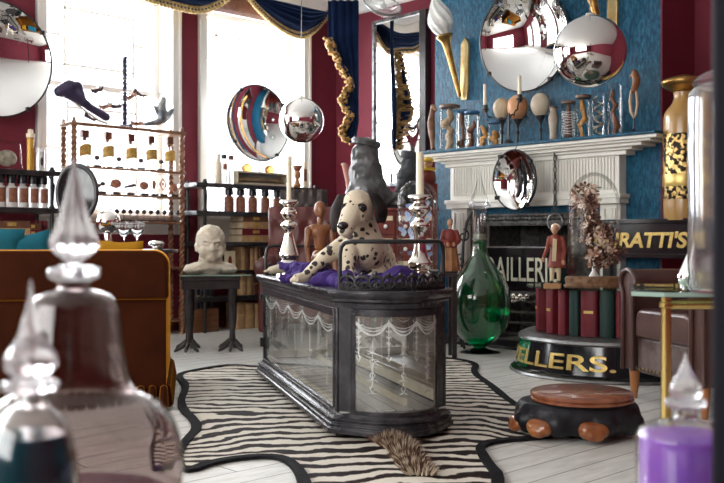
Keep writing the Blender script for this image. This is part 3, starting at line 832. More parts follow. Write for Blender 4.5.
MB().lathe([(0, .006)] + [(.060, .008), (.082, .02), (.098, .05), (.102, .07), (.103, .085), (0, .0855)], 40).build('liquid', wine, dec)
# teal bottle
Y = .8; c0 = S(31, Y, .402)
bt = thing('glass_perfume_bottle', 'small stoppered bottle of dark teal liquid, nearest at lower left', 'bottle', tuple(c0))
body = sm_prof(list(reversed(gprof([(15, 391), (15, 404), (22, 409), (32, 420), (39, 435), (44, 457), (46, 485), (46, 540), (44, 640), (40, 652)], Y))), 3)
MB().lathe(shell(body, .0025), 40).build('body', glass, bt)
MB().lathe(sm_prof(list(reversed(gprof([(14, 379), (26, 381), (28, 386), (25, 391), (15, 393)], Y))), 2), 32).build('collar', stop_glass, bt)
MB().lathe(sm_prof(list(reversed(gprof([(.6, 280), (3, 298), (8, 320), (14, 338), (22, 352), (25, 362), (23, 370), (14, 378), (10, 381)], Y))), 3), 24, rib=.06, nrib=8, tw=14).build('stopper', stop_glass, bt)
tealq = pm('teal_liquid', (.004, .10, .13), .15, trans=.3, ior=1.2, spec=.2, col2=(.004, .06, .09), scale=5)
lq = sm_prof(list(reversed(gprof([(33.5, 434), (40, 457), (42.5, 485), (42.5, 540), (41, 640), (38, 648)], Y))), 2)
MB().lathe([(0, lq[0][1])] + lq + [(0, lq[-1][1]+.0004)], 36).build('liquid', tealq, bt)
# purple bottle
Y = 1.15; c0 = S(685.5, Y, .402)
pb = thing('glass_perfume_bottle', 'clear bottle of bright violet liquid with teardrop stopper, lower right', 'bottle', tuple(c0))
body = sm_prof(list(reversed(gprof([(12, 407), (11, 414), (14, 419), (28, 423), (42, 428), (47, 434), (48, 445), (48, 520), (46, 528)], Y))), 3)
MB().lathe(shell(body, .003), 44).build('body', glass, pb)
MB().lathe(sm_prof(list(reversed(gprof([(11, 397), (19, 399), (21, 403), (18, 407), (12, 409)], Y))), 2), 32).build('collar', stop_glass, pb)
MB().lathe(sm_prof(list(reversed(gprof([(.6, 353), (3, 362), (8, 373), (14, 384), (16, 391), (14, 396), (9, 400)], Y))), 3), 32).build('stopper', stop_glass, pb)
viol = pm('violet_liquid', (.42, .20, .95), .3, trans=.25, ior=1.25, spec=.2, col2=(.62, .22, .90), scale=9)
lq = list(reversed(gprof([(44.5, 436), (45, 445), (45, 520), (43, 524)], Y)))
MB().lathe([(0, lq[0][1])] + lq + [(0, lq[-1][1]+.0004)], 40).build('liquid', viol, pb)

# ================================================================= BRASS AND GLASS TABLE, right
Y = 2.25
t = thing('brass_glass_table', 'brass framed side table with glass top carrying a tall glass jar', 'table', (S(666, Y)[0], Y, 0))
gx0 = S(634, 2.15)[0] - t.location.x
MB().prism([(gx0, -.08), (gx0+.06, -.13), (.6, -.16), (.6, .32), (gx0+.10, .28)], .633, .645).build('glass_top', green_edge_glass, t, smooth=False)
edge_m = pm('pale_green_glass_edge', (.42, .58, .50), .15, trans=.3)
MB().prism([(gx0-.001, -.081), (gx0+.06, -.131), (.6, -.161), (.6, -.158), (gx0+.06, -.128), (gx0+.002, -.079)], .634, .644).build('polished_edge', edge_m, t, smooth=False)
for x, y in ((0, 0), (.5, 0), (.25, .25), (.5, .25)):
    lg = MB().tube([(x, y, 0), (x, y, .63)], .0125, 14); lg.lathe([(.0135, .60), (.017, .603), (.017, .612), (.0135, .615)], 14, c=(x, y, 0)).lathe([(.019, 0), (.019, .02), (.013, .026)], 14, c=(x, y, 0))
    lg.build('leg', brass, t)
for a_, b_, r in (((0, 0, .607), (.5, 0, .607), .010), ((.25, .25, .607), (.5, .25, .607), .010), ((0, 0, .607), (.25, .25, .607), .010), ((.5, 0, .607), (.5, .25, .607), .010), ((0, 0, .2), (.5, 0, .2), .008)):
    MB().tube([a_, b_], r, 12).build('rail', brass, t)
# tall cylinder jar on it
Yj = 2.1; jc = S(738, Yj, .646)
hazy = pm('hazy_jar_glass', (.95, .96, .97), .07, trans=.97, ior=1.35)
j = thing('glass_cylinder_jar', 'tall clear glass cylinder jar on the brass and glass table', 'jar', tuple(jc))
r_ = 48/FPX*Yj; h_ = Z(86, Yj) - .646
MB().lathe(shell([(r_*.96, .0), (r_, .012), (r_, .10), (r_*.985, .2), (r_, .3), (r_, h_-.03), (r_*.97, h_-.012), (r_*.86, h_)], .004), 48, rib=.004, nrib=5).build('body', hazy, j)
MB().lathe(sm_prof([(r_*.80, h_+.001), (r_*.9, h_+.01), (r_*.7, h_+.03), (r_*.2, h_+.045), (.02, h_+.05), (.03, h_+.07), (0, h_+.085)], 3), 36).build('lid', hazy, j)
st = thing('glass_stopper', 'small pointed glass stopper lying beside the tall cylinder jar', 'stopper', tuple(S(684, 2.2, .646)))
MB().lathe(sm_prof([(.008, 0), (.010, .01), (.017, .022), (.018, .035), (.010, .07), (.003, .105), (0, .112)], 3), 20, rib=.06, nrib=6, M=Matrix.Rotation(radians(10), 4, 'Y')).build('facets', chrome, st)

# ================================================================= GREEN CARBOY
Y = 6.42; c0 = S(479.5, Y, 0)
cb = thing('green_glass_carboy', 'large pear-shaped bottle of dark green liquid with spire stopper, by the fireplace', 'bottle', tuple(c0))
def cp(pts): return [(hw/FPX*Y, Z(py, Y)) for hw, py in reversed(pts)]
grn = pm('green_liquid_glass', (.0, .42, .12), .02, trans=.85, ior=1.36, coat=.6)
bd = sm_prof(cp([(7.5, 240), (7.5, 247), (9.5, 256), (17, 267), (26, 281), (31, 295), (31, 312), (27, 327), (19, 338), (9, 345)]), 4)
MB().lathe(shell(bd, .006), 48).build('body', glass, cb)
lb = [(max(.001, r-.0075), z) for r, z in bd if z < Z(241, Y)]
MB().lathe([(0, lb[0][1]+.004)] + lb + [(0, lb[-1][1]+.0005)], 48).build('liquid', grn, cb)
ft = sm_prof(cp([(8, 344.5), (6, 347), (9, 349), (20, 352), (21, 354.5)]), 3)
MB().lathe([(0, 0.0)] + [(r, max(0.0, z)) for r, z in ft] + [(0, ft[-1][1])], 40).build('foot', glass, cb)
nk = sm_prof(cp([(9, 209), (7.5, 212), (7.3, 225), (7.5, 239.5)]), 3)
MB().lathe(shell(nk, .004), 32).build('neck', glass, cb)
foam = pm('pale_liquid', (.55, .60, .45), .3, trans=.4, ior=1.33)
MB().lathe([(0, Z(239.6, Y)), (.043, Z(239.6, Y)), (.043, Z(234, Y)), (0, Z(233.8, Y))], 28).build('pale_layer', foam, cb)
MB().lathe(sm_prof(cp([(9.5, 202), (11.5, 206), (8, 209)]), 3), 32).build('collar', stop_glass, cb)
sp_ = sm_prof(cp([(.4, 165), (1.2, 172), (2.0, 178), (3.4, 184), (6, 192), (8.6, 200), (5, 204)]), 4)
MB().lathe(shell(sp_, .004)[1:-1] if False else [(0, sp_[0][1])] + sp_, 32).build('stopper', tglass, cb)
# open iron scroll stand with a green bottle seen left of the neck
t = thing('iron_scroll_stand', 'dark scrolled iron stand behind the neck of the green bottle', 'stand', tuple(S(462, 6.72, 0)))
m = MB()
m.tube([(.0, 0, 0), (0, 0, .55), (.01, 0, .75), (.035, 0, .9), (.09, 0, 1.0), (.14, 0, .98), (.15, 0, .93)], .010, 8)
for z, s_ in ((.80, 1), (.62, -1)):
    m.tube([(s_*(.01+.045*sin(a)*(1-a/9)), 0, z + .05*cos(a)*(1-a/9)) for a in [k*.4 for k in range(18)]], .006, 6)
m.tube([(-.15, 0, .01), (0, 0, .10), (.15, 0, .01)], .009, 8).tube([(0, -.15, .01), (0, 0, .10), (0, .12, .01)], .009, 8)
m.build('scrollwork', black_iron, t)

# ================================================================= JEWELLERS DRUM with books and glass top
DC = Vector((1.48, 5.52, 0)); DR = .56
dr = thing('shop_sign_drum', 'low round black shop-sign drum with gold lettering JEWELLERS', 'sign', tuple(DC))
blackgloss = pm('black_gloss_paint', (.010, .011, .014), .12, coat=.5)
MB().lathe([(0, 0), (DR+.035, 0), (DR+.035, .02), (DR+.01, .035)] + [(DR+.005-.03*k/4, .035+.155*k/4) for k in range(5)] + [(DR-.03, .19), (0, .19)], 72).build('drum', blackgloss, dr)
steel = pm('dull_zinc', (.28, .28, .28), .35, .8, col2=(.16, .16, .16), scale=10)
MB().lathe([(0, .19), (DR-.02, .19), (DR-.01, .2), (DR-.015, .215), (DR-.06, .235), (DR-.075, .232), (0, .232)], 72).build('rim', steel, dr)
MB().lathe([(DR+.036, .0), (DR+.042, .006), (DR+.036, .016), (DR+.03, .022)], 72).build('base_ring', steel, dr)
gsh = pm('green_vitrolite', (.0, .16, .07), .08, coat=.7)
aa0 = radians(180+8); 
m = MB().grid(lambda u, v: ((DR+.004-.030*v+.002)*cos(radians(172)+radians(26)*u), (DR+.004-.03*v+.002)*sin(radians(172)+radians(26)*u), .04+.15*v), 12, 1)
m.build('green_panel', gsh, dr, solid=.004)
def bend_at(a0, rr, lean=.028):
    def f(c):
        a = a0 + c.x / rr; q = rr + .004 - lean*(c.y/.15) + c.z
        return (q*cos(a), q*sin(a), .062 + c.y)
    return f
wd = radians(102) * (DR)
# E of ELLERS starts near px 521; JEW runs round the hidden side
text('lettering', 'JEWELLERS.', .118, goldp, dr, depth=.0025, off=.0015, width=DR*radians(119), bend=bend_at(radians(138), DR))
# books between drum and glass
def book(name, label, loc, rz, w_, h, d, mt, bands=True, group=None, title=None):
    """upright book: spine faces local -y"""
    t = thing(name, label, 'book', loc, rz, group)
    pr = [(-w_/2, d)] + [(-w_/2, 0)] + [(w_/2*cos(a), -.012*sin(a)) for a in [pi*k/8 for k in range(8, -1, -1)]][1:-1] + [(w_/2, 0), (w_/2, d)]
    inner = [(x*.9 if abs(x) > w_*.45 else x*.9, max(y, -.004)) for x, y in pr]
    m = MB()
    pr2 = [(-w_/2, d)] + [(-w_/2, .0)] + [(-w_/2*cos(a), -.012*sin(a)) for a in [pi*k/8 for k in range(1, 8)]] + [(w_/2, 0), (w_/2, d), (w_/2-.004, d), (w_/2-.004, .002), (-w_/2+.004, .002), (-w_/2+.004, d)]
    m.prism(pr2, 0, h)
    c_ = m.build('cover', mt, t)
    MB().bx(-w_/2+.005, w_/2-.005, .003, d-.006, .004, h-.004).build('pages', paper, t, smooth=False)
    if bands:
        MB().bx(-w_*.28, w_*.28, -.0135, -.010, h*.5, h*.56).build('title', goldp, c_)
    return t
paper = pm('aged_paper', (.62, .52, .36), .8, col2=(.50, .40, .26), scale=20)
bkred = pm('maroon_book_cloth', (.17, .012, .022), .45, col2=(.13, .008, .016), scale=14); bkgrn = pm('bottle_green_book_cloth', (.008, .035, .030), .45)
bkbrn = pm('old_brown_leather_binding', (.16, .065, .03), .5, col2=(.09, .035, .02), scale=16, bump=.2)
bktan = pm('tan_calf_binding', (.58, .37, .18), .5, col2=(.42, .24, .11), scale=14, bump=.15); bkblk = pm('black_cloth_binding', (.018, .018, .022), .5)
bkspec = [(538, .062, bkred, 'maroon book standing at the left end under the glass top'), (550, .07, bkred, 'maroon book with gold title, second from the left under the glass top'), (562, .06, bkred, 'plain maroon book just left of the dark green one under the glass top'),
          (574, .065, bkgrn, 'dark green book between maroon ones on the lettered drum'), (589, .10, bkred, 'broad maroon book with gold title at the middle of the drum'), (607, .085, bkgrn, 'broad dark green book right of the middle of the drum'), (621, .06, bkred, 'maroon book partly hidden by the leather armchair')]
r0 = .44
for px, w_, mt, lb_ in bkspec:
    k = (px-CX)/FPX                      # where the sight line meets the ring of books
    A_ = 1 + k*k; B_ = -2*(k*DC.x + DC.y); C_ = DC.x**2 + DC.y**2 - r0*r0
    dsc = max(0, B_*B_ - 4*A_*C_); yy = (-B_ - sqrt(dsc))/(2*A_)
    p = Vector((k*yy, yy)) - DC.xy
    a = atan2(p.y, p.x)
    book('book', lb_, (DC.x + r0*cos(a), DC.y + r0*sin(a), .2355), a + pi/2, w_*.93, .255, .09, mt, bands='gold title' in lb_ or px in (538,))
gt = thing('round_glass_shelf', 'round glass sheet lying on the row of maroon books', 'glass top', (DC.x, DC.y, .4915))
MB().lathe([(0, 0), (.50, 0), (.50, .010), (0, .010)], 64).build('sheet', green_edge_glass, gt)
# oval dome with dried flowers
GD = Vector((S(594, 5.30)[0], 5.30, .5025))
carved = pm('carved_walnut', (.16, .075, .035), .45, col2=(.30, .17, .09), scale=40, bump=.8, bscale=60)
dm = thing('glass_dome', 'tall glass dome of dried butterflies and flowers on a carved oval base', 'glass dome', tuple(GD))
MB().lathe([(0, 0), (.168, 0), (.172, .012), (.160, .018), (.165, .05), (.155, .06), (0, .06)], 48, sy=.62).build('base', carved, dm)
dp = [(.148, .061), (.148, .46)] + [(.148*cos(a), .46 + .165*sin(a)**1.0*1.15) for a in [pi/2*k/10 for k in range(1, 10)]] + [(.002, .65)]
MB().lathe(dp, 48, sy=.62).build('glass', tglass, dm)
rnd = random.Random(4); petal = pm('dried_petals', (.50, .27, .18), .6, col2=(.80, .68, .56), scale=14, mix=(.4, .6)); petal2 = pm('brown_wings', (.09, .035, .025), .6, col2=(.30, .14, .08), scale=25)
twig = MB(); p1 = MB(); p2 = MB()
for k in range(170):
    h = rnd.uniform(.12, .57); a = rnd.uniform(0, 2*pi); spread = .10*sin(min(1, (h-.04)/.35)*pi*.85)+.02
    px_ = (.05*sin(h*9) + spread*cos(a)*rnd.uniform(.3, 1)); py_ = .06*sin(a)*rnd.random()
    if k < 30: twig.tube([(0, 0, .06), (px_*.4, py_*.5, .06+(h-.06)*.5), (px_, py_, h)], .0022, 5)
    mb = p1 if k % 2 else p2; s_ = rnd.uniform(.016, .036)
    Mx = T(px_, py_, h) @ Euler((rnd.uniform(0, 3), rnd.uniform(0, 3), rnd.uniform(0, 6))).to_matrix().to_4x4()
    for q in range(5):
        b_ = 2*pi*q/5; mb.add([Mx @ Vector(v) for v in [(0, 0, 0), (s_*cos(b_-.35), s_*sin(b_-.35), s_*.3), (s_*1.25*cos(b_), s_*1.25*sin(b_), s_*.45), (s_*cos(b_+.35), s_*sin(b_+.35), s_*.3)]], [(0, 1, 2, 3)])
ar = thing('dried_flower_arrangement', 'dried brown and pink flowers and wings inside the tall glass dome', 'dried flowers', (GD.x, GD.y, GD.z + .0))
twig.build('stems', bkbrn, ar)
o = p1.build('petals', petal, ar, recalc=False); o['kind'] = 'stuff'; o = p2.build('wings', petal2, ar, recalc=False); o['kind'] = 'stuff'
MB().lathe([(.03, .061), (.012, .09), (.01, .2), (0, .21)], 16).build('stem_holder', pm('white_china', (.75, .74, .72), .2), ar)

# ================================================================= STOOL
SP = Vector((S(577, 3.67)[0], 3.67, 0.012))
hide = pm('dark_hide', (.008, .008, .011), .4, spec=.3, col2=(.018, .018, .022), scale=6, bump=.5, bscale=26)
sw = thing('animal_foot_stool', 'round stool made from a dark animal foot with orange toenails, wooden lid', 'stool', tuple(SP), radians(-8))
m = MB()
m.lathe([(.19, .01), (.222, .03), (.232, .07), (.222, .11), (.205, .128), (0, .128)], 28, sx=1.06, sy=.8)
for a in (205, 247, 292, 335): m.ball((.185*cos(radians(a))*1.1, .15*sin(radians(a)), .055), (.065, .055, .052), 14)
m.ball((.05, .08, .07), (.2, .12, .07), 18)
blob('foot', m, hide, sw, .009, 5)
nail = pm('amber_toenail', (.36, .13, .035), .22, col2=(.20, .06, .02), scale=18, coat=.4)
for a, sc_ in ((196, .95), (231, 1.1), (281, 1.15)):
    ca_, sa_ = cos(radians(a)), sin(radians(a)); tx, ty = -sa_, ca_
    c_ = Vector((.222*ca_*1.08, .186*sa_, .030)); m = MB()
    m.cap(c_ + Vector((-tx*.022*sc_, -ty*.022*sc_, .012)), c_ + Vector((tx*.022*sc_, ty*.022*sc_, .010)), .030*sc_, .028*sc_, 14)
    m.cap(c_ + Vector((-tx*.012, -ty*.012, 0)) + Vector((ca_, sa_, 0))*.014, c_ + Vector((tx*.012, ty*.012, -.002)) + Vector((ca_, sa_, 0))*.014, .024*sc_, .022*sc_, 14)
    blob('toenail', m, nail, sw, .0045, 3)
lidm = pm('polished_mahogany', (.20, .06, .028), .25, col2=(.32, .12, .06), scale=7, stretch=(1, 4, 1), coat=.5)
MB().lathe([(0, .126), (.200, .126), (.208, .131), (.208, .138), (.202, .142), (.208, .147), (.208, .156), (.199, .162), (0, .163)], 56, c=(.018, 0, 0), sx=.96, sy=.96).build('lid', lidm, sw)

# ================================================================= TABLE WITH BIRD LEGS and bust
Y = 6.6; c0 = S(211, Y, 0)
bl = thing('bird_foot_table', 'small black table on clawed bird feet with a glass top under the bust', 'table', tuple(c0), radians(8))
MB().bx(-.20, .28, -.16, .18, .521, .530).build('glass_top', green_edge_glass, bl, smooth=False)
MB().bx(-.20, .28, -.163, -.160, .5215, .5295).build('polished_edge', edge_m, bl)
MB().bx(-.205, .205, -.15, .15, .488, .520).bx(-.20, .20, -.14, .14, .43, .488).build('frame', black_wood, bl, bevel=.004)
for x, y in ((-.15, -.12), (.15, -.12), (-.15, .12), (.15, .12)):
    m = MB(); m.tube([(x, y, .43), (x, y, .22), (x, y, .13)], [.032, .03, .020], 10).tube([(x, y, .14), (x+.0, y-.005, .05)], [.018, .024], 10)
    lg = m.build('leg', black_wood, bl)
    m = MB()
    for a in (-150, -100, -50, 80):
        dx, dy = cos(radians(a)), sin(radians(a))
        m.tube([(x, y, .06), (x+.035*dx, y+.035*dy, .045), (x+.075*dx, y+.075*dy, .022), (x+.098*dx, y+.098*dy, .014), (x+.112*dx, y+.112*dy, .0035)], [.018, .016, .013, .012, .0025], 8)
    m.build('claw', black_wood, lg)
bust = thing('plaster_bust', 'pale plaster life mask bust of a bald frowning man on the bird-foot table', 'bust', (S(212, Y)[0]-.01, Y, .531), radians(16))
m = MB()
m.ball((0, .01, .245), (.093, .115, .105), 24); m.ball((0, -.02, .165), (.078, .085, .085), 22)
m.ball((-.045, -.06, .155), (.036, .035, .045), 14); m.ball((.045, -.06, .155), (.036, .035, .045), 14)
m.ball((0, -.075, .115), (.04, .035, .028), 14)                  # chin
m.ball((-.088, .01, .19), (.012, .024, .036), 10); m.ball((.088, .01, .19), (.012, .024, .036), 10)
m.cap((0, -.092, .225), (0, -.112, .18), .012, .019, 10); m.ball((-.015, -.10, .176), .012, 8).ball((.015, -.10, .176), .012, 8)
m.ball((-.036, -.094, .232), (.026, .014, .010), 10).ball((.036, -.094, .232), (.026, .014, .010), 10)
m.ball((-.034, -.088, .208), (.017, .012, .009), 10).ball((.034, -.088, .208), (.017, .012, .009), 10)
m.cap((-.028, -.085, .140), (0, -.104, .150), .006, .007, 8).cap((0, -.104, .150), (.028, -.085, .140), .007, .006, 8).ball((0, -.098, .134), (.020, .012, .007), 10)
for s_ in (-1, 1): m.cap((s_*.022, -.096, .185), (s_*.046, -.078, .150), .009, .010, 8).cap((s_*.010, -.106, .226), (s_*.044, -.088, .240), .009, .009, 8)
m.cap((0, .02, .02), (0, .01, .14), .082, .072, 18)
m.ball((0, .02, .045), (.165, .10, .045), 24); m.ball((-.10, .01, .03), (.075, .09, .034), 16).ball((.10, .01, .03), (.075, .09, .034), 16)
m.ball((0, .02, .022), (.17, .085, .022), 24)
plast = pm('aged_plaster', (.58, .50, .38), .7, col2=(.72, .65, .54), scale=9, bump=.9, bscale=22)
blob('bust_head', m, plast, bust, .0052, 2, disp=lambda co: .003*noise.noise(co*60) + .004*noise.noise(co*26))
bust.scale = (1.1, 1.1, 1.0)
# ================================================================= THINGS ON THE DISPLAY CASE
CT = .5755
purple = velvet('purple_velvet', (.028, .014, .080), (.050, .026, .14), (.10, .06, .28)); ivory = pm('ivory_cloth', (.62, .55, .42), .8, col2=(.5, .43, .3), scale=20)
cloth = thing('velvet_cloth', 'crumpled purple velvet cloth spread over the display case under the puppy', 'cloth', (CA.x, CA.y, CT), ca)
def clo(u, v):
    x = lerp(.012, CW-.03, u); y = lerp(.10, 1.45, v)
    e = min(u, 1-u)*8; f_ = min(v, 1-v)*14; k = max(0, min(1, e, f_))
    fold = 1.0 - 2.6*abs(noise.noise((x*7 + 2*noise.noise((y*3, 2, 1)), y*6, 2))) + .35*noise.noise((x*22, y*18, 7))
    mound = .055*math.exp(-((x-.30)/.06)**2-((y-.22)/.07)**2) + .03*math.exp(-((x-.08)/.08)**2-((y-.5)/.35)**2) + .03*math.exp(-((x-.1)/.09)**2-((y-1.05)/.25)**2)
    return (x + .02*noise.noise((y*6, 1, 0)) - .008*(1-k), y, .002 + k*(.010 + .066*max(0, fold) + mound))
m = MB(); rc = random.Random(21)
m.ball((.20, .72, .010), (.185, .64, .014), 40)
def roll(x, y, a, L_, r, h=None):
    p = [(x + cos(a)*L_*t + .02*sin(7*t+x*30), y + sin(a)*L_*t + .02*cos(6*t+y*20), (h or r*.7) + .006*sin(9*t+x*50)) for t in (-.5, -.25, 0, .25, .5)]
    for q_ in range(4): m.cap(p[q_], p[q_+1], r*rc.uniform(.75, 1.1), r*rc.uniform(.75, 1.1), 10)
for k in range(34):
    roll(rc.uniform(.06, CW-.10), rc.uniform(.30, 1.25), rc.uniform(0, 3.1), rc.uniform(.10, .20), rc.uniform(.014, .026))
for k in range(9): roll(.07 + .01*(k % 2), lerp(.22, 1.1, k/8), rc.uniform(.9, 2.2), .16, rc.uniform(.026, .036))
for k in range(5): roll(.05 + .012*(k % 2), lerp(.55, 1.15, k/4), rc.uniform(1.2, 1.9), .14, .022, .058)
m.ball((.30, .17, .02), (.075, .075, .062), 16).ball((.36, .2, .02), (.05, .06, .045), 14)
blob('drape', m, purple, cloth, .0065, 2, disp=lambda co: .007*(1-2.5*abs(noise.noise(co*22))) + .003*noise.noise(co*60) if co.z > .004 else 0)
# puppy ------------------------------------------------------------------
def dal_mat():
    m = pm('dalmatian_coat', (.62, .55, .42), .7, sheen=.2); nt = m.node_tree; N = nt.nodes; L = nt.links; b = N['Principled BSDF']
    tc = N.new('ShaderNodeTexCoord'); nz = N.new('ShaderNodeTexNoise'); nz.inputs['Scale'].default_value = 30
    L.new(tc.outputs['Object'], nz.inputs['Vector'])
    ad = N.new('ShaderNodeMix'); ad.data_type = 'VECTOR' if False else 'RGBA'; ad.blend_type = 'ADD'; ad.inputs[0].default_value = .018
    L.new(tc.outputs['Object'], ad.inputs[6]); L.new(nz.outputs['Color'], ad.inputs[7])
    v = N.new('ShaderNodeTexVoronoi'); v.inputs['Scale'].default_value = 34; L.new(ad.outputs[2], v.inputs['Vector'])
    sp = N.new('ShaderNodeSeparateXYZ'); L.new(tc.outputs['Object'], sp.inputs[0])
    mr = N.new('ShaderNodeMapRange'); mr.inputs[1].default_value = .20; mr.inputs[2].default_value = .30; mr.inputs[3].default_value = .46; mr.inputs[4].default_value = .20
    L.new(sp.outputs[2], mr.inputs[0])
    sc = N.new('ShaderNodeSeparateColor'); L.new(v.outputs['Color'], sc.inputs[0])
    mu = N.new('ShaderNodeMath'); mu.operation = 'MULTIPLY'; L.new(mr.outputs[0], mu.inputs[0]); L.new(sc.outputs[0], mu.inputs[1])
    lt = N.new('ShaderNodeMath'); lt.operation = 'LESS_THAN'; L.new(v.outputs['Distance'], lt.inputs[0])
    m2 = N.new('ShaderNodeMath'); m2.operation = 'ADD'; m2.inputs[1].default_value = .09; L.new(mu.outputs[0], m2.inputs[0]); L.new(m2.outputs[0], lt.inputs[1])
    mx = N.new('ShaderNodeMix'); mx.data_type = 'RGBA'; L.new(lt.outputs[0], mx.inputs[0]); mx.inputs[6].default_value = (.66, .57, .42, 1); mx.inputs[7].default_value = (.025, .018, .016, 1)
    L.new(mx.outputs[2], b.inputs['Base Color']); return m
coat = dal_mat()
if True:
    N = coat.node_tree.nodes; L = coat.node_tree.links; tc_ = N.new('ShaderNodeTexCoord'); n_ = N.new('ShaderNodeTexNoise'); n_.inputs['Scale'].default_value = 120; bp_ = N.new('ShaderNodeBump'); bp_.inputs['Strength'].default_value = .5; bp_.inputs['Distance'].default_value = .004
    L.new(tc_.outputs['Object'], n_.inputs['Vector']); L.new(n_.outputs[0], bp_.inputs['Height']); L.new(bp_.outputs[0], N['Principled BSDF'].inputs['Normal'])
coat = coat; blackfur = pm('black_fur', (.008, .006, .006), .7, col2=(.03, .022, .02), scale=20, spec=.2)
dog = thing('dalmatian_puppy', 'spotted dalmatian puppy lying on the purple velvet, head raised to the left', 'puppy', (-.040, 4.14, CT + .008))
m = MB()
HC = Vector((.022, -.03, .325))
HV = lambda v: HC + Vector((v[0]*.80, v[1], v[2]))
m.ball(HC, (.073, .092, .080), 24); m.ball(HV((-.012, -.03, .016)), (.057, .066, .062), 18)
m.cap(HV((-.028, -.065, -.022)), HV((-.066, -.160, -.095)), .050, .036, 16)      # muzzle
m.ball(HV((-.060, -.140, -.115)), (.028, .038, .020), 14)                               # lower jaw
m.ball(HV((-.055, -.075, -.040)), (.034, .03, .034), 12).ball(HV((.005, -.085, -.045)), (.032, .03, .032), 12)
m.ball(HV((-.052, -.062, .022)), (.02, .02, .012), 10).ball(HV((.016, -.078, .022)), (.02, .02, .012), 10)   # brows
m.cap(HV((.012, .03, -.03)), (.045, .02, .19), .060, .085, 18)                          # neck
m.ball((.035, .0, .155), (.098, .095, .105), 22)                                                 # chest
m.cap((.045, .02, .14), (.085, .22, .105), .10, .105, 20)                                         # trunk
m.ball((.09, .26, .09), (.11, .10, .09), 18)                                                     # rump
m.cap((-.030, -.02, .165), (-.125, -.10, .105), .046, .034, 14); m.cap((-.125, -.10, .105), (-.20, -.165, .030), .030, .022, 14)   # far-reaching foreleg
m.cap((-.20, -.165, .026), (-.235, -.20, .020), .023, .021, 12)
m.cap((-.01, -.06, .15), (-.022, -.12, .06), .044, .030, 14); m.cap((-.022, -.12, .055), (-.01, -.165, .022), .028, .022, 12)       # upright foreleg
m.cap((-.01, -.165, .022), (-.005, -.20, .018), .024, .021, 12)
for dx in (-.014, 0, .014): m.ball((-.005+dx, -.215, .013), (.0085, .014, .010), 8); m.ball((-.243+dx, -.215, .014), (.0085, .014, .010), 8)
m.cap((.13, .18, .06), (.12, .04, .035), .055, .028, 14); m.cap((.12, .04, .03), (.08, -.06, .02), .027, .021, 12)                # hind leg folded forward
blob('body', m, coat, dog, .0058, 3)
def ear(sx, base, tip, w_):
    b, t_ = Vector(base), Vector(tip); ax = Vector((sx*.55, .85, 0)).normalized()
    def f(u, v):
        c = b.lerp(t_, v) + Vector((sx*.020*sin(pi*v), -.010*sin(pi*v), 0))
        hw = w_*(.5 + .62*sin(pi*(.10+.78*v)))*(1 if v < .97 else .7)
        q = 2*u-1
        return c + ax*(q*hw) + Vector((sx*.016*(1-q*q), -.012*(1-q*q), 0))
    return MB().grid(f, 10, 14).build('ear', blackfur, dog, solid=.010)
ear(-1, HV((-.080, .0, .055)), HV((-.108, -.045, -.105)), .036)
ear(1, HV((.080, -.005, .060)), HV((.118, -.035, -.065)), .042)
nose_m = pm('wet_black', (.008, .007, .007), .15, coat=.6)
MB().ball(HV((-.078, -.190, -.082)), (.024, .015, .018), 16).build('nose', nose_m, dog)
for v_ in ((-.060, -.088, -.002), (.020, -.100, -.004)):
    e_ = MB().ball(HV(v_), (.013, .009, .0115), 14).build('eye', nose_m, dog)
    MB().ball(HV(v_) + Vector((0, .006, 0)), (.024, .008, .020), 14).build('eye_patch', blackfur, e_)
MB().tube([HV((-.098, -.158, -.108)), HV((-.076, -.188, -.112)), HV((-.044, -.158, -.110))], .0022, 6).build('mouth', nose_m, dog)
m = MB().tube([(.16, .30, .09), (.21, .26, .05), (.22, .16, .022), (.19, .06, .015)], [.022, .016, .012, .006], 10); m.build('tail', coat, dog)

# candlesticks ------------------------------------------------------------
def candlestick(name, label, px, Y, zb, prof, ctop, cw, lean=0):
    t = thing(name, label, 'candlestick', tuple(S(px, Y, zb)), radians(20))
    pr = [(hw/FPX*Y, Z(py, Y)-zb) for hw, py in reversed(prof)]
    pr = sm_prof(pr, 3); pr = [(r, max(0, z)) for r, z in pr]
    MB().lathe([(0, pr[0][1])] + pr + [(.004, pr[-1][1]), (.004, pr[-1][1]-.01)], 28).build('stick', silver, t)
    c_ = thing('candle', 'ivory candle burning nowhere', 'candle', tuple(S(px, Y, zb + pr[-1][1]-.008)))
    rr = cw/FPX*Y; h_ = Z(ctop, Y) - c_.location.z
    MB().lathe([(rr, 0), (rr*.93, h_-.005), (rr*.8, h_), (0, h_)], 18, M=Matrix.Rotation(radians(lean), 4, 'Y')).build('wax', wax, c_)
    q = Matrix.Rotation(radians(lean), 4, 'Y') @ Vector((0, 0, h_))
    MB().tube([q, q + Vector((.001, 0, .012))], .0012, 5).build('wick', nose_m, c_)
    return t, c_
_, c_ = candlestick('candlestick', 'mercury glass candlestick at the left rear end of the display case', 289, 4.92, CT, [(8.5, 200), (9.5, 203), (6, 206), (5, 208), (7.5, 211), (7.8, 215), (5, 219), (4.2, 221), (8, 224), (8, 227), (4.5, 231), (5.5, 240), (9, 252), (10, 256), (7, 260), (12, 267), (14, 276.5)], 157, 2.4)
c_['label'] = 'ivory candle in the left-hand candlestick in front of the red leather chair'
_, c_ = candlestick('candlestick', 'mercury glass candlestick at the right end of the display case before the butterfly dome', 420, 4.38, CT, [(10.5, 195), (12, 197.5), (7, 200), (6, 203), (10.5, 207), (10.5, 211), (6, 215), (5, 219), (9.5, 224), (9.5, 228), (6.5, 233), (6.5, 248), (9, 258), (12.5, 263), (11, 268), (8, 271), (14, 277), (16, 282)], 152, 4.0)
c_['label'] = 'thick ivory candle in the right-hand candlestick in front of the glass butterfly dome'
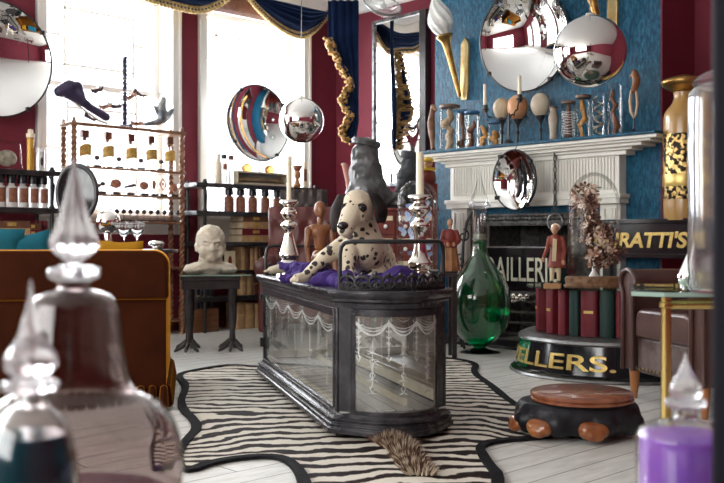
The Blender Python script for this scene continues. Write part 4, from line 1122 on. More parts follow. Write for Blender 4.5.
# wooden lay figure ----------------------------------------------------------
lay = pm('jointed_figure_wood', (.28, .11, .04), .4, col2=(.18, .065, .025), scale=12, coat=.2)
mq = thing('wooden_lay_figure', 'seated jointed wooden artist figure behind the puppy', 'figure', tuple(S(320, 4.95, CT + .03)), radians(15))
m = MB(); m.ball((0, 0, .325), (.032, .036, .045), 18); m.ball((0, -.03, .312), (.012, .014, .012), 8); m.ball((0, -.018, .298), (.02, .02, .02), 10)
hd = blob('head', m, lay, mq, .0045, 3)
MB().cap((0, 0, .245), (0, 0, .285), .016, .014, 12).build('neck', lay, mq)
m = MB(); m.ball((0, 0, .205), (.052, .034, .045), 18); m.cap((-.040, 0, .225), (.040, 0, .225), .022, .024, 14); m.cap((0, 0, .19), (0, 0, .13), .036, .030, 14)
blob('torso', m, lay, mq, .006, 4)
MB().ball((0, 0, .075), (.044, .034, .04), 16).build('pelvis', lay, mq)
for s_ in (-1, 1):
    a_ = MB().cap((s_*.062, 0, .215), (s_*.072, -.01, .125), .020, .015, 12).build('upper_arm', lay, mq)
    MB().cap((s_*.072, -.012, .115), (s_*.070, -.05, .045), .014, .011, 12).build('forearm', lay, a_)
    m = MB(); m.ball((s_*.066, -.06, .032), (.012, .010, .018), 10)
    for q in range(4): m.cap((s_*.066 + (q-1.5)*.006, -.063, .022), (s_*.064 + (q-1.5)*.007, -.072, .003-.002*abs(q-1.5)), .0032, .0028, 6)
    m.cap((s_*.060, -.060, .030), (s_*.050, -.068, .016), .0035, .003, 6)
    blob('hand', m, lay, a_, .0018, 1)
    l_ = MB().cap((s_*.028, -.01, .06), (s_*.04, -.16, .075), .026, .020, 12).build('thigh', lay, mq)
    MB().cap((s_*.04, -.175, .07), (s_*.04, -.20, -.0), .019, .014, 12).build('shin', lay, l_)
# small shell and trinkets in the cloth
for k, (px, py, Y, lb_) in enumerate(((277, 268, 4.75, 'crumpled ivory tassel beneath the left candlestick'), (322, 259, 4.35, 'small tan shell tucked in the purple cloth by the puppy paw'))):
    t = thing('cloth_tassel' if k == 0 else 'tan_shell', lb_, 'tassel' if k == 0 else 'shell', tuple(P(px, py, Y) - Vector((0, 0, .012 if k == 0 else 0))))
    m = MB()
    if k == 0:
        m.cap((-.03, 0, 0), (.04, .02, .012), .020, .026, 12)
        for q in range(9): m.cap((-.03, 0, 0), (-.05 - .006*(q % 3), -.03 + .008*q, -.004), .008, .005, 6)
    else:
        m.lathe([(0, -.012), (.02, -.006), (.024, .004), (.016, .012), (.010, .02), (0, .026)], 16, rib=.1, nrib=8, M=Matrix.Rotation(.7, 4, 'X'))
    m.build('tassel' if k == 0 else 'whorl', ivory if k == 0 else bktan, t)

# ================================================================= RED CHEST, BOOTS, DOME, STATUETTE BEHIND THE CASE
lac = pm('red_brown_lacquer', (.20, .035, .022), .3, col2=(.13, .02, .014), scale=7, coat=.3)
Y = 6.85; cx0, cx1 = S(354, Y)[0], S(437, Y)[0]; cw_ = cx1 - cx0
chh = Z(208, Y)
cst = thing('drawer_chest', 'red lacquered chest of small labelled drawers with white knobs behind the case', 'chest', (cx0, Y, 0), radians(-3))
m = MB().bx(0, cw_, .012, .34, .04, chh-.02).bx(-.012, cw_+.012, -.01, .352, chh-.02, chh)
m.build('body', lac, cst, bevel=.004)
for x in (.03, cw_-.03):
    for y in (.04, .31): MB().bx(x-.025, x+.025, y-.025, y+.025, 0, .04).build('foot', black_wood, cst)
card = pm('cream_card', (.72, .62, .42), .7); wht = pm('white_china_knob', (.85, .84, .82), .15)
nc = 4; dw = (cw_-.03)/nc; dh = .165
for r_ in range(5):
    for c_ in range(nc):
        x = .015 + c_*dw; z = chh - .035 - dh*(r_+1) + .006
        d_ = MB().bx(x+.004, x+dw-.004, -.002, .014, z, z+dh-.010).build('drawer', lac, cst, bevel=.003)
        MB().bx(x+.02, x+dw-.02, -.005, -.001, z+dh*.62, z+dh*.82).build('label_card', card, d_, smooth=False)
        MB().lathe([(0, 0), (.006, 0), (.006, .012), (.014, .018), (.015, .026), (.008, .032), (0, .033)], 14, T(x+dw/2, -.002, z+dh*.35) @ RX90).build('knob', wht, d_)
greyl = pm('grey_waxed_leather', (.13, .127, .13), .30, col2=(.035, .034, .036), scale=7, bump=.8, bscale=16, coat=.2)
blkl = pm('black_suede', (.022, .026, .030), .7, col2=(.05, .055, .06), scale=6, bump=.4, bscale=20)
u_ = Y/FPX
def boot(label, px, mt, h, foot, lean, rz, wscale=1, kind='leather_boot'):
    t = thing(kind, label, 'boot', (S(px, Y+.12)[0], Y+.14, chh + .001), rz)
    m = MB()
    m.ball((0, 0, .045), (.065*wscale, .06, .045), 16)
    m.cap((.0, 0, .10), (foot*.75, 0, .06), .095*wscale, .065, 16); m.ball((foot*.85, 0, .042), (.075, .058, .042), 16)
    m.cap((.0, 0, .08), (lean*.5, 0, h*.55), .122*wscale, .086*wscale, 18); m.cap((lean*.5, 0, h*.55), (lean, 0, h-.07), .086*wscale, .074*wscale, 18)
    for k in range(4): m.cap((-.06+.02*k, -.05, .11+.03*k), (.05+.02*k, -.065, .09+.05*k), .014, .012, 8)
    sh = blob('upper', m, mt, t, .009, 3, disp=lambda co: .022*noise.noise(co*9) + .010*(1-2*abs(noise.noise(co*17))))
    m = MB(); m.lathe([(.070*wscale, 0), (.082*wscale, .0), (.088*wscale, .03), (.080*wscale, .045), (.066*wscale, .04), (.05, -.02)], 26, T(lean, 0, h-.03) @ Matrix.Rotation(radians(12), 4, 'Y'), close=True)
    m.build('cuff', mt, t)
    m = MB(); m.prism([(-.075, -.05), (foot*.4, -.062), (foot*.9, -.06), (foot+.03, 0), (foot*.9, .06), (foot*.4, .062), (-.075, .05)], 0, .012); m.bx(-.075, .01, -.048, .048, 0, .025)
    m.build('sole', nose_m, t, bevel=.003)
    return t
boot('big crumpled grey leather boot standing on the red chest behind the puppy', 367, greyl, .50, .25, -.01, 0, 1.3)
b2 = boot('black suede boot leaning beside the grey one, below the tall mirror', 396, blkl, .42, -.2, .05, 0, .9) if False else boot('black suede boot leaning beside the grey one, below the tall mirror', 403, blkl, .42, .16, .02, 0, .88); b2.location.y += .13; b2.location.x += .04
t = thing('wax_finger', 'pink wax fingertip poking out left of the grey boot', 'finger', (S(347, Y+.2)[0], Y+.2, chh+.001))
m = MB().cap((.03, .02, .02), (.01, .01, .20), .022, .022, 12); m.cap((.01, .01, .20), (-.02, 0, Z(165, Y+.2)-chh-.002), .021, .020, 12)
fl = pm('pink_wax_flesh', (.62, .30, .24), .45, sss=.2); blob('finger', m, fl, t, .005, 4)
MB().ball((-.034, -.010, Z(165, Y+.2)-chh+.004), (.010, .008, .010), 10).build('nail', wax, t)
# low table behind the case
lt = thing('low_black_table', 'low black table behind the case under the butterfly dome and statuette', 'table', (S(428, 6.12)[0], 6.12, 0))
MB().bx(-.26, .19, -.16, .16, .535, .555).build('table_top', black_wood, lt, bevel=.004)
for x in (-.23, .16):
    for y in (-.13, .13): MB().bx(x-.015, x+.015, y-.015, y+.015, 0, .535).build('leg', black_wood, lt)
Yd = 6.08; gd = thing('glass_dome', 'clear glass dome holding pale blue butterflies, behind the right candlestick', 'glass dome', tuple(S(417, Yd, .5555)))
rD = 20.5/FPX*Yd; hD = Z(180, Yd) - .5555
MB().lathe([(0, 0), (rD+.012, 0), (rD+.012, .014), (rD, .022), (0, .022)], 40).build('base', black_wood, gd)
MB().lathe([(rD*.97, .0225), (rD*.97, hD-rD)] + [(rD*.97*cos(a), hD-rD + rD*sin(a)) for a in [pi/2*k/9 for k in range(1, 10)]], 44).build('glass', tglass, gd)
bfly = pm('blue_butterfly_wing', (.30, .42, .72), .35, col2=(.62, .70, .82), scale=16)
rnd = random.Random(12)
tr = thing('twig', 'thin branch inside the butterfly dome', 'twig', tuple(S(417, Yd, .578)))
MB().tube([(0, 0, 0), (.01, 0, .15), (-.02, 0, .3), (0, 0, .42)], .004, 6).tube([(.01, 0, .15), (.06, .02, .26)], .003, 5).tube([(0, 0, .2), (-.06, -.01, .34)], .003, 5).build('branch', bkbrn, tr)
wing = MB()
for s_ in (-1, 1):
    wing.add([(0, 0, 0), (s_*.018, 0, .024), (s_*.050, .009, .036), (s_*.056, .009, .015), (s_*.036, .005, -.002), (s_*.042, .005, -.024), (s_*.021, 0, -.033), (s_*.004, 0, -.012)], [(0, 1, 2, 3, 4), (0, 4, 5, 6, 7)])
for k in range(13):
    h = .06 + .40*k/13 + rnd.uniform(-.01, .01); q = rnd.uniform(-.075, .075)*(1 if h < .4 else .5)
    o = wing.build('wings', bfly, None, recalc=False) if k == 0 else None
    if k == 0: w0 = o.data
    t = thing('blue_butterfly', 'pale blue butterfly inside the glass dome behind the right candlestick', 'butterfly', tuple(S(417, Yd, .578) + Vector((q, rnd.uniform(-.06, .0), h))), group='butterflies in the dome', rot=(rnd.uniform(-.5, .5), rnd.uniform(-.7, .7), rnd.uniform(-.5, .5)))
    if k: o = bpy.data.objects.new('wings', w0); COL.objects.link(o)
    o.parent = t
    MB().cap((0, -.001, -.014), (0, -.001, .014), .003, .002, 6).build('body', nose_m, t)
# statuette
Ys = 6.1; sz = .5555
stt = thing('robed_statuette', 'small standing statuette in red coat and tan skirt between case and green bottle', 'statuette', tuple(S(450, Ys, sz)))
robe = pm('rust_robe', (.24, .035, .02), .55, col2=(.15, .02, .015), scale=14); tanr = pm('tan_carved_robe', (.36, .16, .06), .5, col2=(.22, .085, .03), scale=20, bump=.4)
skin = pm('painted_skin', (.50, .28, .17), .5)
MB().bx(-.05, .05, -.04, .04, 0, .014).build('base', black_wood, stt, bevel=.003)
m = MB(); m.lathe([(.062, .012), (.058, .05), (.045, .14), (.038, .19), (.02, .2)], 26, sy=.7, rib=.09, nrib=9); m.build('skirt', tanr, stt)
m = MB(); m.ball((0, 0, .235), (.042, .03, .055), 16); m.cap((-.04, 0, .265), (-.055, -.012, .21), .018, .016, 10); m.cap((-.055, -.012, .21), (-.01, -.04, .20), .015, .011, 10)
m.cap((.04, 0, .265), (.058, -.008, .21), .018, .016, 10); m.cap((.058, -.008, .21), (.03, -.04, .18), .015, .011, 10); m.lathe([(.048, .165), (.04, .2), (.03, .22)], 18, sy=.75)
blob('coat', m, robe, stt, .0045, 2)
m = MB(); m.ball((0, -.002, .325), (.019, .022, .026), 16); m.cap((0, 0, .28), (0, 0, .31), .009, .009, 8); m.ball((0, -.023, .322), (.004, .005, .006), 6)
hd = blob('head', m, skin, stt, .0028, 1)
MB().ball((0, .006, .335), (.021, .020, .020), 12).build('hair', bkbrn, hd)
for s_ in (-1, 1):
    m = MB().ball((s_*.020, -.048, .19), (.008, .008, .010), 8)
    for q in range(4): m.cap((s_*.020+(q-1.5)*.004, -.050, .184), (s_*.018+(q-1.5)*.004, -.056, .174), .0022, .0018, 5)
    m.cap((s_*.013, -.050, .19), (s_*.009, -.056, .184), .0022, .0018, 5)
    m.build('hand', skin, stt)
# red and yellow painted figure in the niche under the mantel end
t = thing('painted_nodding_figure', 'small red and yellow painted figure under the left end of the mantelpiece', 'figure', (S(428, 7.38)[0], 7.38, 0))
zz = Z(184, 7.38); zt = Z(155, 7.38) - zz
MB().bx(-.07, .07, -.06, .06, 0, zz).build('plinth', lac, t)
yel = pm('yellow_paint', (.75, .48, .05), .4)
MB().lathe(sm_prof([(.05, zz+.0), (.062, zz+.03), (.058, zz+.08), (.035, zz+.12), (.03, zz+.13)], 3), 20).build('robe', robe, t)
MB().lathe([(.056, zz+.10), (.062, zz+.105), (.062, zz+.125), (.04, zz+.13)], 20).build('collar', yel, t)
MB().ball((0, 0, zz+.160), (.038, .038, .036), 16).build('head', skin, t)
MB().lathe([(.042, zz+.175), (.045, zz+.185), (.035, zz+.205), (0, zz+.215)], 18).build('hat', yel, t)

# ================================================================= SIDE TABLE behind the sofa with silver and glasses
t = thing('round_side_table', 'dark side table behind the sofa holding goblets and a mirrored ball', 'table', (S(128, 5.75)[0], 5.75, 0))
tz = .712
MB().lathe([(0, tz-.02), (.30, tz-.02), (.305, tz-.01), (.30, tz), (0, tz)], 40).build('table_top', black_wood, t)
MB().lathe([(.03, .04), (.03, .3), (.045, .35), (.03, .4), (.03, tz-.02)], 20).build('pedestal', black_wood, t)
for k in range(3):
    a = 2*pi*k/3+.4; MB().tube([(0, 0, .12), (.15*cos(a), .15*sin(a), .07), (.26*cos(a), .26*sin(a), .018)], [.025, .02, .018], 10).build('foot', black_wood, t)
Yt = 5.68
mb_ = thing('mirrored_ball', 'small mirrored ball on a silver foot behind the sofa', 'mirrored ball', tuple(S(108, Yt, tz)))
rb = 12/FPX*Yt; zc = Z(222, Yt)-tz
MB().ball((0, 0, zc), rb, 28).build('ball', chrome, mb_)
MB().lathe(sm_prof([(.045, 0), (.042, .008), (.014, .02), (.012, .03), (.024, .045), (.02, zc-rb+.004)], 3), 24).build('foot', silver, mb_)
cutg = pm('cut_glass', (.95, .96, .97), .03, trans=1, ior=1.5)
def goblet(px, label, yb=5.62, cut=True):
    t = thing('etched_goblet', label, 'goblet', tuple(S(px, yb, tz)))
    hh = Z(222, yb)-tz
    MB().lathe(sm_prof([(.036, 0), (.034, .004), (.006, .012), (.005, hh*.42), (.014, hh*.48), (.034, hh*.62), (.043, hh*.8), (.047, hh)], 3) + [(.045, hh), (.041, hh*.8), (.030, hh*.64), (.004, hh*.54)], 28).build('glass', tglass if not cut else cutg, t)
    e_ = MB()
    for k in range(16):
        a = 2*pi*k/16; r_ = .0455; z = hh*.84
        e_.ball((r_*cos(a), r_*sin(a), z), (.0045, .0045, .009), 6)
    e_.lathe([(.0455, hh*.92), (.0475, hh*.92), (.0477, hh*.95), (.0460, hh*.95)], 28, close=True)
    o = e_.build('engraved_band', etch, t); o['kind'] = 'stuff'
goblet(124, 'etched glass goblet nearer the mirrored ball behind the sofa')
goblet(137, 'etched glass goblet to the right of its twin behind the sofa')
sp = thing('silver_lidded_pot', 'small silver pot with flat lid near the right end of the sofa back', 'pot', tuple(S(158, 5.7, tz)))
MB().lathe(sm_prof([(.03, 0), (.034, .02), (.03, .05), (.026, Z(246, 5.7)-tz)], 3), 24).build('body', silver, sp)
zl = Z(246, 5.7)-tz; MB().lathe(sm_prof([(.026, zl), (.046, zl+.006), (.048, zl+.018), (.03, zl+.030), (0, zl+.032)], 3), 24, c=(-.01, 0, 0)).build('lid', silver, sp)
# oval dressing mirror
om = thing('oval_mirror', 'dark oval dressing mirror in black frame on a stand behind the tall faceted stopper', 'mirror', tuple(S(77, 5.95, 0)), radians(-8))
zc = Z(193, 5.95)
fr_ = MB().tube([(.13*cos(a), 0, zc+.175*sin(a)) for a in [2*pi*k/40 for k in range(40)]], .016, 10, closed=True); fr_.build('frame', black_wood, om)
MB().lathe([(0, .012), (.06, .010), (.128, 0)], 40, T(0, 0, zc) @ RX90 @ Matrix.Diagonal((1, 1.35, 1, 1))).build('mirror_glass', blackgloss, om)
MB().tube([(0, .03, zc-.16), (0, .03, .05)], .016, 10).lathe([(.16, 0), (.15, .02), (.05, .04), (.02, .06)], 24, c=(0, .03, 0)).build('stand', black_wood, om)
# ================================================================= TWISTED-POST ETAGERE in the left window
twist = pm('barley_twist_mahogany', (.27, .13, .06), .35, col2=(.18, .075, .035), scale=14, coat=.3)
def helix_post(mb, x, y, z0, z1, r=.018, off=.010, pitch=.085, n=8):
    k = max(8, int((z1-z0)/pitch*10))
    for ph in (0, pi):
        mb.tube([(x + off*cos(2*pi*(z0+(z1-z0)*i/k)/pitch+ph), y + off*sin(2*pi*(z0+(z1-z0)*i/k)/pitch+ph), z0+(z1-z0)*i/k) for i in range(k+1)], r*.72, n)
XF, XB = .30, .13
yL, zTl = on_x(74, 121, XF); yR, zT = on_x(182, 130, XF)
zT = (zT + zTl)/2
RM = Matrix.Translation(K) @ Matrix.Rotation(TH, 4, 'Z')
def rthing(name, label, cat, x, y, z, rz=0, group=None):
    """a thing given in the room frame, its -y side facing the room from the window wall when rz = 90 deg"""
    return thing(name, label, cat, tuple(R(x, y, z)), TH + rz, group)
HALF = pi/2
et = rthing('barley_twist_shelf', 'mahogany shelf with twisted posts in front of the left window', 'shelf', 0, yL, 0)
W_ = yR - yL      # positive; local y runs to the right along the window wall
def yz(px, py, x): 
    a_, b_ = on_x(px, py, x); return a_ - yL, b_
shz = [zT-.012, on_x(181, 172, XF)[1], on_x(181, 197, XF)[1], on_x(181, 222, XF)[1], .55, .12]
for x in (XF, XB):
    for y in (0, W_):
        mb = MB(); helix_post(mb, x, y, .03, zT-.02); mb.lathe([(.018, 0), (.022, .015), (.014, .03)], 12, c=(x, y, 0)).lathe([(.012, zT-.02), (.018, zT-.005), (.012, zT+.006), (.014, zT+.02), (0, zT+.03)], 12, c=(x, y, 0))
        mb.build('twisted_post', twist, et)
for k, z in enumerate(shz):
    MB().bx(XB-.03, XF+.02, -.025, W_+.03, z-(.026 if k == 0 else .018), z).build('shelf_board', twist, et, bevel=.003)
amber = pm('amber_glass', (.62, .30, .07), .05, trans=.55, ior=1.4); brn_gl = pm('brown_bottle_glass', (.16, .045, .015), .06, trans=.4, ior=1.45)
lab_gold = pm('gold_label_paper', (.62, .42, .10), .45, col2=(.40, .22, .05), scale=40); cork = pm('brown_stopper', (.13, .05, .03), .5)
milk = pm('milky_bottle_glass', (.86, .85, .83), .12, trans=.35); darkm = pm('dark_specimen', (.035, .02, .03), .5, col2=(.10, .05, .05), scale=50); redsp = pm('rust_mineral', (.30, .10, .06), .5, col2=(.50, .28, .18), scale=60)
ORD5 = ['leftmost of the five', 'second of the five', 'middle one of the five', 'fourth of the five', 'rightmost of the five']
XS = .21
z1 = shz[1]
for k, px in enumerate((84.5, 107.5, 130.5, 150.5, 169)):
    y, _ = on_x(px, 150, XS); Yd_ = R(XS, y).y; zb = z1
    t = rthing('labelled_bottle', ORD5[k] + ' pale bottles with curved gold labels on the twisted shelf', 'bottle', XS, y, zb + .001, HALF, 'gold-labelled bottles on the twisted shelf')
    MB().lathe(sm_prof([(.049, 0), (.051, .01), (.051, .13), (.042, .158), (.020, .175), (.020, .205), (.024, .21)], 2)+[(0, .21)], 24).build('body', tglass, t)
    MB().lathe([(0, .004), (.047, .004), (.047, .012), (0, .014)], 20).build('sediment', silver, t)
    mb = MB(); mb.grid(lambda u, v: (.052*sin((u-.5)*2.4), -.052*cos((u-.5)*2.4), .075 + .085*v + .016*cos((u-.5)*pi)), 12, 3); mb.build('label', lab_gold, t)
    MB().bx(-.027, .027, -.024, .024, .225, .285).lathe([(.014, .205), (.014, .225)], 12).build('stopper', cork, t, bevel=.003)
ORD4 = ['first', 'second', 'third', 'fourth']
for k, px in enumerate((97, 119, 141, 161)):
    y, _ = on_x(px, 160, XS+.04)
    t = rthing('bead_on_stand', ORD4[k] + ' small dark bead on a stand between the gold-labelled bottles, counting from the left', 'bead', XS+.04, y, z1 + .001, HALF, 'dark beads between the bottles')
    MB().bx(-.03, .03, -.015, .015, 0, .018).build('base', black_wood, t, bevel=.002); MB().tube([(0, 0, .018), (0, 0, .06)], .002, 6).build('pin', black_wood, t)
    MB().ball((0, 0, .075), (.022, .016, .018), 12).build('bead', darkm, t)
z2 = shz[2]
shapes = [(101, 'two-lobed dark'), (116, 'large rust-coloured'), (130, 'flat dark blue-black'), (144, 'rounded brown'), (154, 'upright almond-shaped brown'), (163, 'diamond-shaped pale-centred'), (174, 'rounded tan')]
for k, (px, nm) in enumerate(shapes):
    y, _ = on_x(px, 185, XS)
    t = rthing('mineral_specimen', nm + ' specimen on a small black block, middle row of the twisted shelf', 'specimen', XS, y, z2 + .001, HALF, 'specimens on the twisted shelf')
    MB().bx(-.034, .034, -.018, .018, 0, .022).build('block', black_wood, t, bevel=.002)
    MB().tube([(0, 0, .02), (0, 0, .06)], .002, 6).build('pin', black_wood, t)
    mb = MB(); mt = [darkm, redsp, darkm, redsp, redsp, redsp, redsp][k]
    if k == 0: mb.ball((-.016, 0, .058), (.016, .01, .012), 10).ball((.012, 0, .07), (.018, .01, .014), 10)
    elif k == 1: mb.ball((0, 0, .075), (.038, .014, .030), 14).prism([(-.045, .06), (-.02, .05), (-.02, .09)], -.006, .006, RX90 @ Matrix.Identity(4))
    elif k == 2: mb.cap((-.035, 0, .055), (.03, 0, .070), .007, .012, 10)
    elif k == 3: mb.ball((0, 0, .07), (.034, .014, .028), 12)
    elif k == 4: mb.ball((0, 0, .08), (.016, .01, .034), 12)
    elif k == 5: mb.tube([(0, 0, .045), (.024, 0, .085), (0, 0, .125), (-.024, 0, .085)], .007, 8, closed=True).ball((0, 0, .085), (.008, .006, .012), 8)
    else: mb.ball((0, 0, .066), (.026, .012, .030), 12)
    mb.build('specimen', mt, t).scale = (1.25, 1.2, 1.2)
z3 = shz[3]; eye0 = None
eyeg = pm('dark_glass_eye', (.03, .02, .025), .1, coat=.5)
for k in range(11):
    y, _ = on_x(110 + k*6.8, 211, XS)
    lb_ = 'dark glass eye on a pin in the lowest row of the twisted shelf'
    if eye0 is None:
        eye0 = rthing('glass_eye', lb_, 'glass eye', XS, y, z3 + .001, HALF, 'glass eyes on the twisted shelf')
        MB().ball((0, 0, .078), .020, 14).build('eyeball', eyeg, eye0); MB().tube([(0, 0, .004), (0, 0, .06)], .0018, 6).build('pin', silver, eye0)
        MB().bx(-.028, .028, -.015, .015, 0, .012).build('block', black_wood, eye0)
    else: dup(eye0, tuple(R(XS, y, z3 + .001)))
# things on top: long dark shoe-shaped ornament, insect tree, pale curved one
zt_ = zT + .001
def topitem(px, x=.22): return on_x(px, 118, x)[0]
yc = topitem(88); u7 = 7.35/FPX
t = rthing('curved_boot_ornament', 'violet-black ornament like a boot with a long sole on the twisted shelf top', 'ornament', .20, yc, zt_, HALF)
def q(px, py): return ((px-88)*u7*1.02, 0, (121-py)*u7)
m = MB(); m.cap(q(61, 93), q(70, 87), .048, .055, 12).cap(q(70, 87), q(79, 86), .055, .038, 12).cap(q(66, 93), q(88, 103), .048, .034, 12).cap(q(88, 104), q(108, 113), .032, .036, 12).cap(q(78, 86), q(83, 100), .042, .036, 12).cap(q(74, 92), q(80, 98), .05, .05, 12)
dv = pm('violet_black_leather', (.022, .016, .045), .35, col2=(.05, .04, .09), scale=9)
blob('upper', m, dv, t, .009, 3)
MB().tube([q(72, 100), q(86, 109), q(100, 117), q(110, 119.5)], .008, 8).build('pale_sole', pm('pale_sole', (.6, .55, .45), .5), t)
yc = topitem(160)
t = rthing('curved_metal_ornament', 'grey prow-shaped curved ornament at the right end of the twisted shelf top', 'ornament', .20, yc, zt_, HALF)
def q(px, py): return ((px-160)*u7*1.02, 0, (125-py)*u7)
m = MB(); m.cap(q(142, 121), q(158, 117), .012, .028, 12).cap(q(158, 117), q(170, 110), .030, .034, 12).cap(q(170, 110), q(176, 103), .034, .020, 12).cap(q(164, 112), q(163, 99), .050, .038, 12).cap(q(163, 99), q(165, 94), .036, .030, 12).cap(q(159, 108), q(155, 101), .018, .014, 8)
blob('body', m, pm('blue_grey_metal', (.10, .12, .14), .3, .6, col2=(.45, .47, .46), scale=10), t, .008, 3)
MB().lathe([(.02, 0), (.024, .006), (.02, .014), (.012, .03)], 14, T(*q(165, 92))).build('cap', silver, t)
yc = topitem(126)
it = rthing('insect_display_tree', 'dark twisted metal stem with wire branches on top of the twisted shelf', 'stand', .20, yc, zt_, HALF)
m = MB(); helix_post(m, 0, 0, .0, Z(56, 7.4)-zt_-.0, r=.016, off=.008, pitch=.07, n=6); m.lathe([(.05, 0), (.045, .01), (.015, .018)], 20); m.ball((.05, 0, .012), (.02, .02, .018), 10)
m.build('stem', dv, it)
for zz_, rr_ in ((.36, .065), (.27, .03), (.19, .05)):
    MB().lathe([(0, zz_), (rr_, zz_+.004), (rr_, zz_+.008), (0, zz_+.006)], 16).build('disc', silver, it)
wires = [(-.24, .25), (-.17, .13), (-.08, .14), (.13, .26), (.11, .02), (-.30, .03), (.05, .23)]
wl = MB()
for wx_, wz_ in wires: MB().tube([(0, 0, .20), (wx_*.5, .01, .25), (wx_, 0, wz_+.04)], .0028, 5).build('wire', silver, it)
for k, (wx_, wz_) in enumerate(wires):
    p_ = R(.20, yc, zt_) 
    pos = p_ + Vector((cos(TH+HALF)*wx_, sin(TH+HALF)*wx_, wz_+.018))
    t = thing('insect_specimen', ['slender dark insect hanging upper left', 'brown winged insect hanging beside the boot ornament', 'dark spread-winged insect left of the stem', 'blue-black insect hanging right of the stem', 'brown moth low down right of the stem', 'pale small insect beneath the boot ornament', 'small tan insect close to the stem'][k] + ' of the insect stand', 'insect', tuple(pos), TH+HALF, 'insects on the wire stand', rot=(.3, rnd.uniform(-.6, .6), TH+HALF))
    m = MB().cap((-.012, 0, 0), (.012, 0, 0), .005, .004, 8); m.build('body', darkm, t)
    m = MB()
    for s_ in (-1, 1): m.add([(-.004, 0, 0), (.012, s_*.006, .004), (.030, s_*.010, .016), (.022, s_*.012, -.004), (-.02, s_*.010, -.012), (-.03, s_*.010, .01)], [(0, 1, 2, 3), (0, 3, 4, 5)])
    m.build('wings', redsp if k in (1, 4, 6) else darkm, t, recalc=False)
    t.scale = (1.8, 1.8, 1.8)

# ================================================================= BLACK SHELF UNITS
def shelf_unit(name, label, pxl, pxr, xf, zs, py=200, posts=None):
    ya, _ = on_x(pxl, py, xf); yb, _ = on_x(pxr, py, xf)
    t = rthing(name, label, 'shelf', 0, ya, 0)
    for z in zs: MB().bx(xf-.30, xf, 0, yb-ya, z-.038, z).build('shelf_board', black_wood, t, bevel=.003)
    for yy in posts or (.09, yb-ya-.06):
        for x in (xf-.02, xf-.27):
            m = MB().tube([(x, yy, 0), (x, yy, zs[0]+.03)], .014, 10)
            for z in zs: m.lathe([(.018, z-.04), (.022, z-.025), (.022, z+.005), (.018, z+.015)], 12, c=(x, yy, 0))
            for s_ in (-1,): m.tube([(x, yy, zs[0]-.3), (x, yy+.02, zs[0]-.10), (x, yy-.03, zs[0]-.03)], .006, 6)
            m.build('post', black_iron, t)
    return t, ya, yb
XL = .42
zl0 = on_x(50, 171, XL)[1]; zl1 = on_x(50, 208, XL)[1]
shelf_unit('black_open_shelf', 'black open shelf unit by the left window holding brown-labelled bottles', -95, 61, XL, [zl0, zl1, .70, .30])
def rbottle(px, xs, z, label, glassm, capm, h, r, labm=None, group=None, sq=False, cap_h=.05, lab=(.25, .8), cat='bottle', name='chemist_bottle'):
    y, _ = on_x(px, 200, xs)
    t = rthing(name, label, cat, xs, y, z + .001, HALF, group)
    m = MB()
    m.lathe(sm_prof([(r, 0), (r*1.02, .008), (r*1.02, h*.78), (r*.8, h*.88), (r*.55, h*.93), (r*.55, h)], 2) + [(0, h)], 20)
    m.build('body', glassm, t)
    MB().lathe([(0, h), (r*.88, h), (r*.88, h+cap_h*.94), (r*.8, h+cap_h), (0, h+cap_h)], 16).build('cap', capm, t)
    if labm: MB().grid(lambda u, v: (r*1.05*sin((u-.5)*1.7), -r*1.05*cos((u-.5)*1.7), h*lerp(*lab, v)), 10, 2).build('label', labm, t)
    return t
rust_lab = pm('rust_brown_label', (.17, .055, .03), .5, col2=(.26, .10, .05), scale=30); capb = pm('black_cap', (.012, .013, .016), .25)
for k, px in enumerate((0, 11.5, 22.5, 33, 43)):
    rbottle(px, XL-.06, zl1, ORD5[k] + ' black-capped bottles with brown labels on the left shelf', milk, capb, .17, .037, rust_lab, 'bottles on the left black shelf', cap_h=.085, lab=(.2, .80))
# on top of the left unit
y, _ = on_x(7, 150, XL-.14); t = rthing('glazed_specimen_box', 'glass-fronted box with a dried shell specimen on top of the left shelf', 'display box', XL-.14, y, zl0+.001, HALF)
m = MB(); m.bx(-.10, .11, -.03, .05, 0, .02).bx(-.085, .09, -.02, .04, .19, .21)
for x in (-.1, .10): m.tube([(x, -.02, .02), (x*.85, -.015, .19)], .006, 6)
m.build('frame', silver, t); MB().ball((0, 0, .085), (.075, .03, .06), 18).build('shell', pm('grey_shell', (.40, .36, .28), .5, col2=(.18, .15, .11), scale=25), t)
y, _ = on_x(30.5, 150, XL-.1); t = rthing('specimen_tube', 'tall tube with golden contents and ivory cap on the left shelf', 'jar', XL-.1, y, zl0+.001, HALF)
MB().lathe([(0, 0), (.026, 0), (.026, .24), (0, .24)], 20).build('contents', pm('golden_liquid', (.65, .36, .04), .2, trans=.3), t)
MB().lathe([(0, .241), (.030, .241), (.032, .27), (.02, .275), (.018, .30), (0, .305)], 20).build('cap', wax, t)
y, _ = on_x(40, 155, XL-.1); t = rthing('specimen_jar', 'small white capped jar with dark specimen right of the golden tube', 'jar', XL-.1, y, zl0+.001, HALF)
MB().lathe([(0, 0), (.033, 0), (.033, .14), (0, .14)], 20).build('glass', milk, t); MB().lathe([(0, .141), (.036, .141), (.036, .17), (0, .17)], 20).build('lid', wht, t)
MB().ball((0, -.026, .07), (.014, .012, .04), 10).build('specimen', darkm, t)
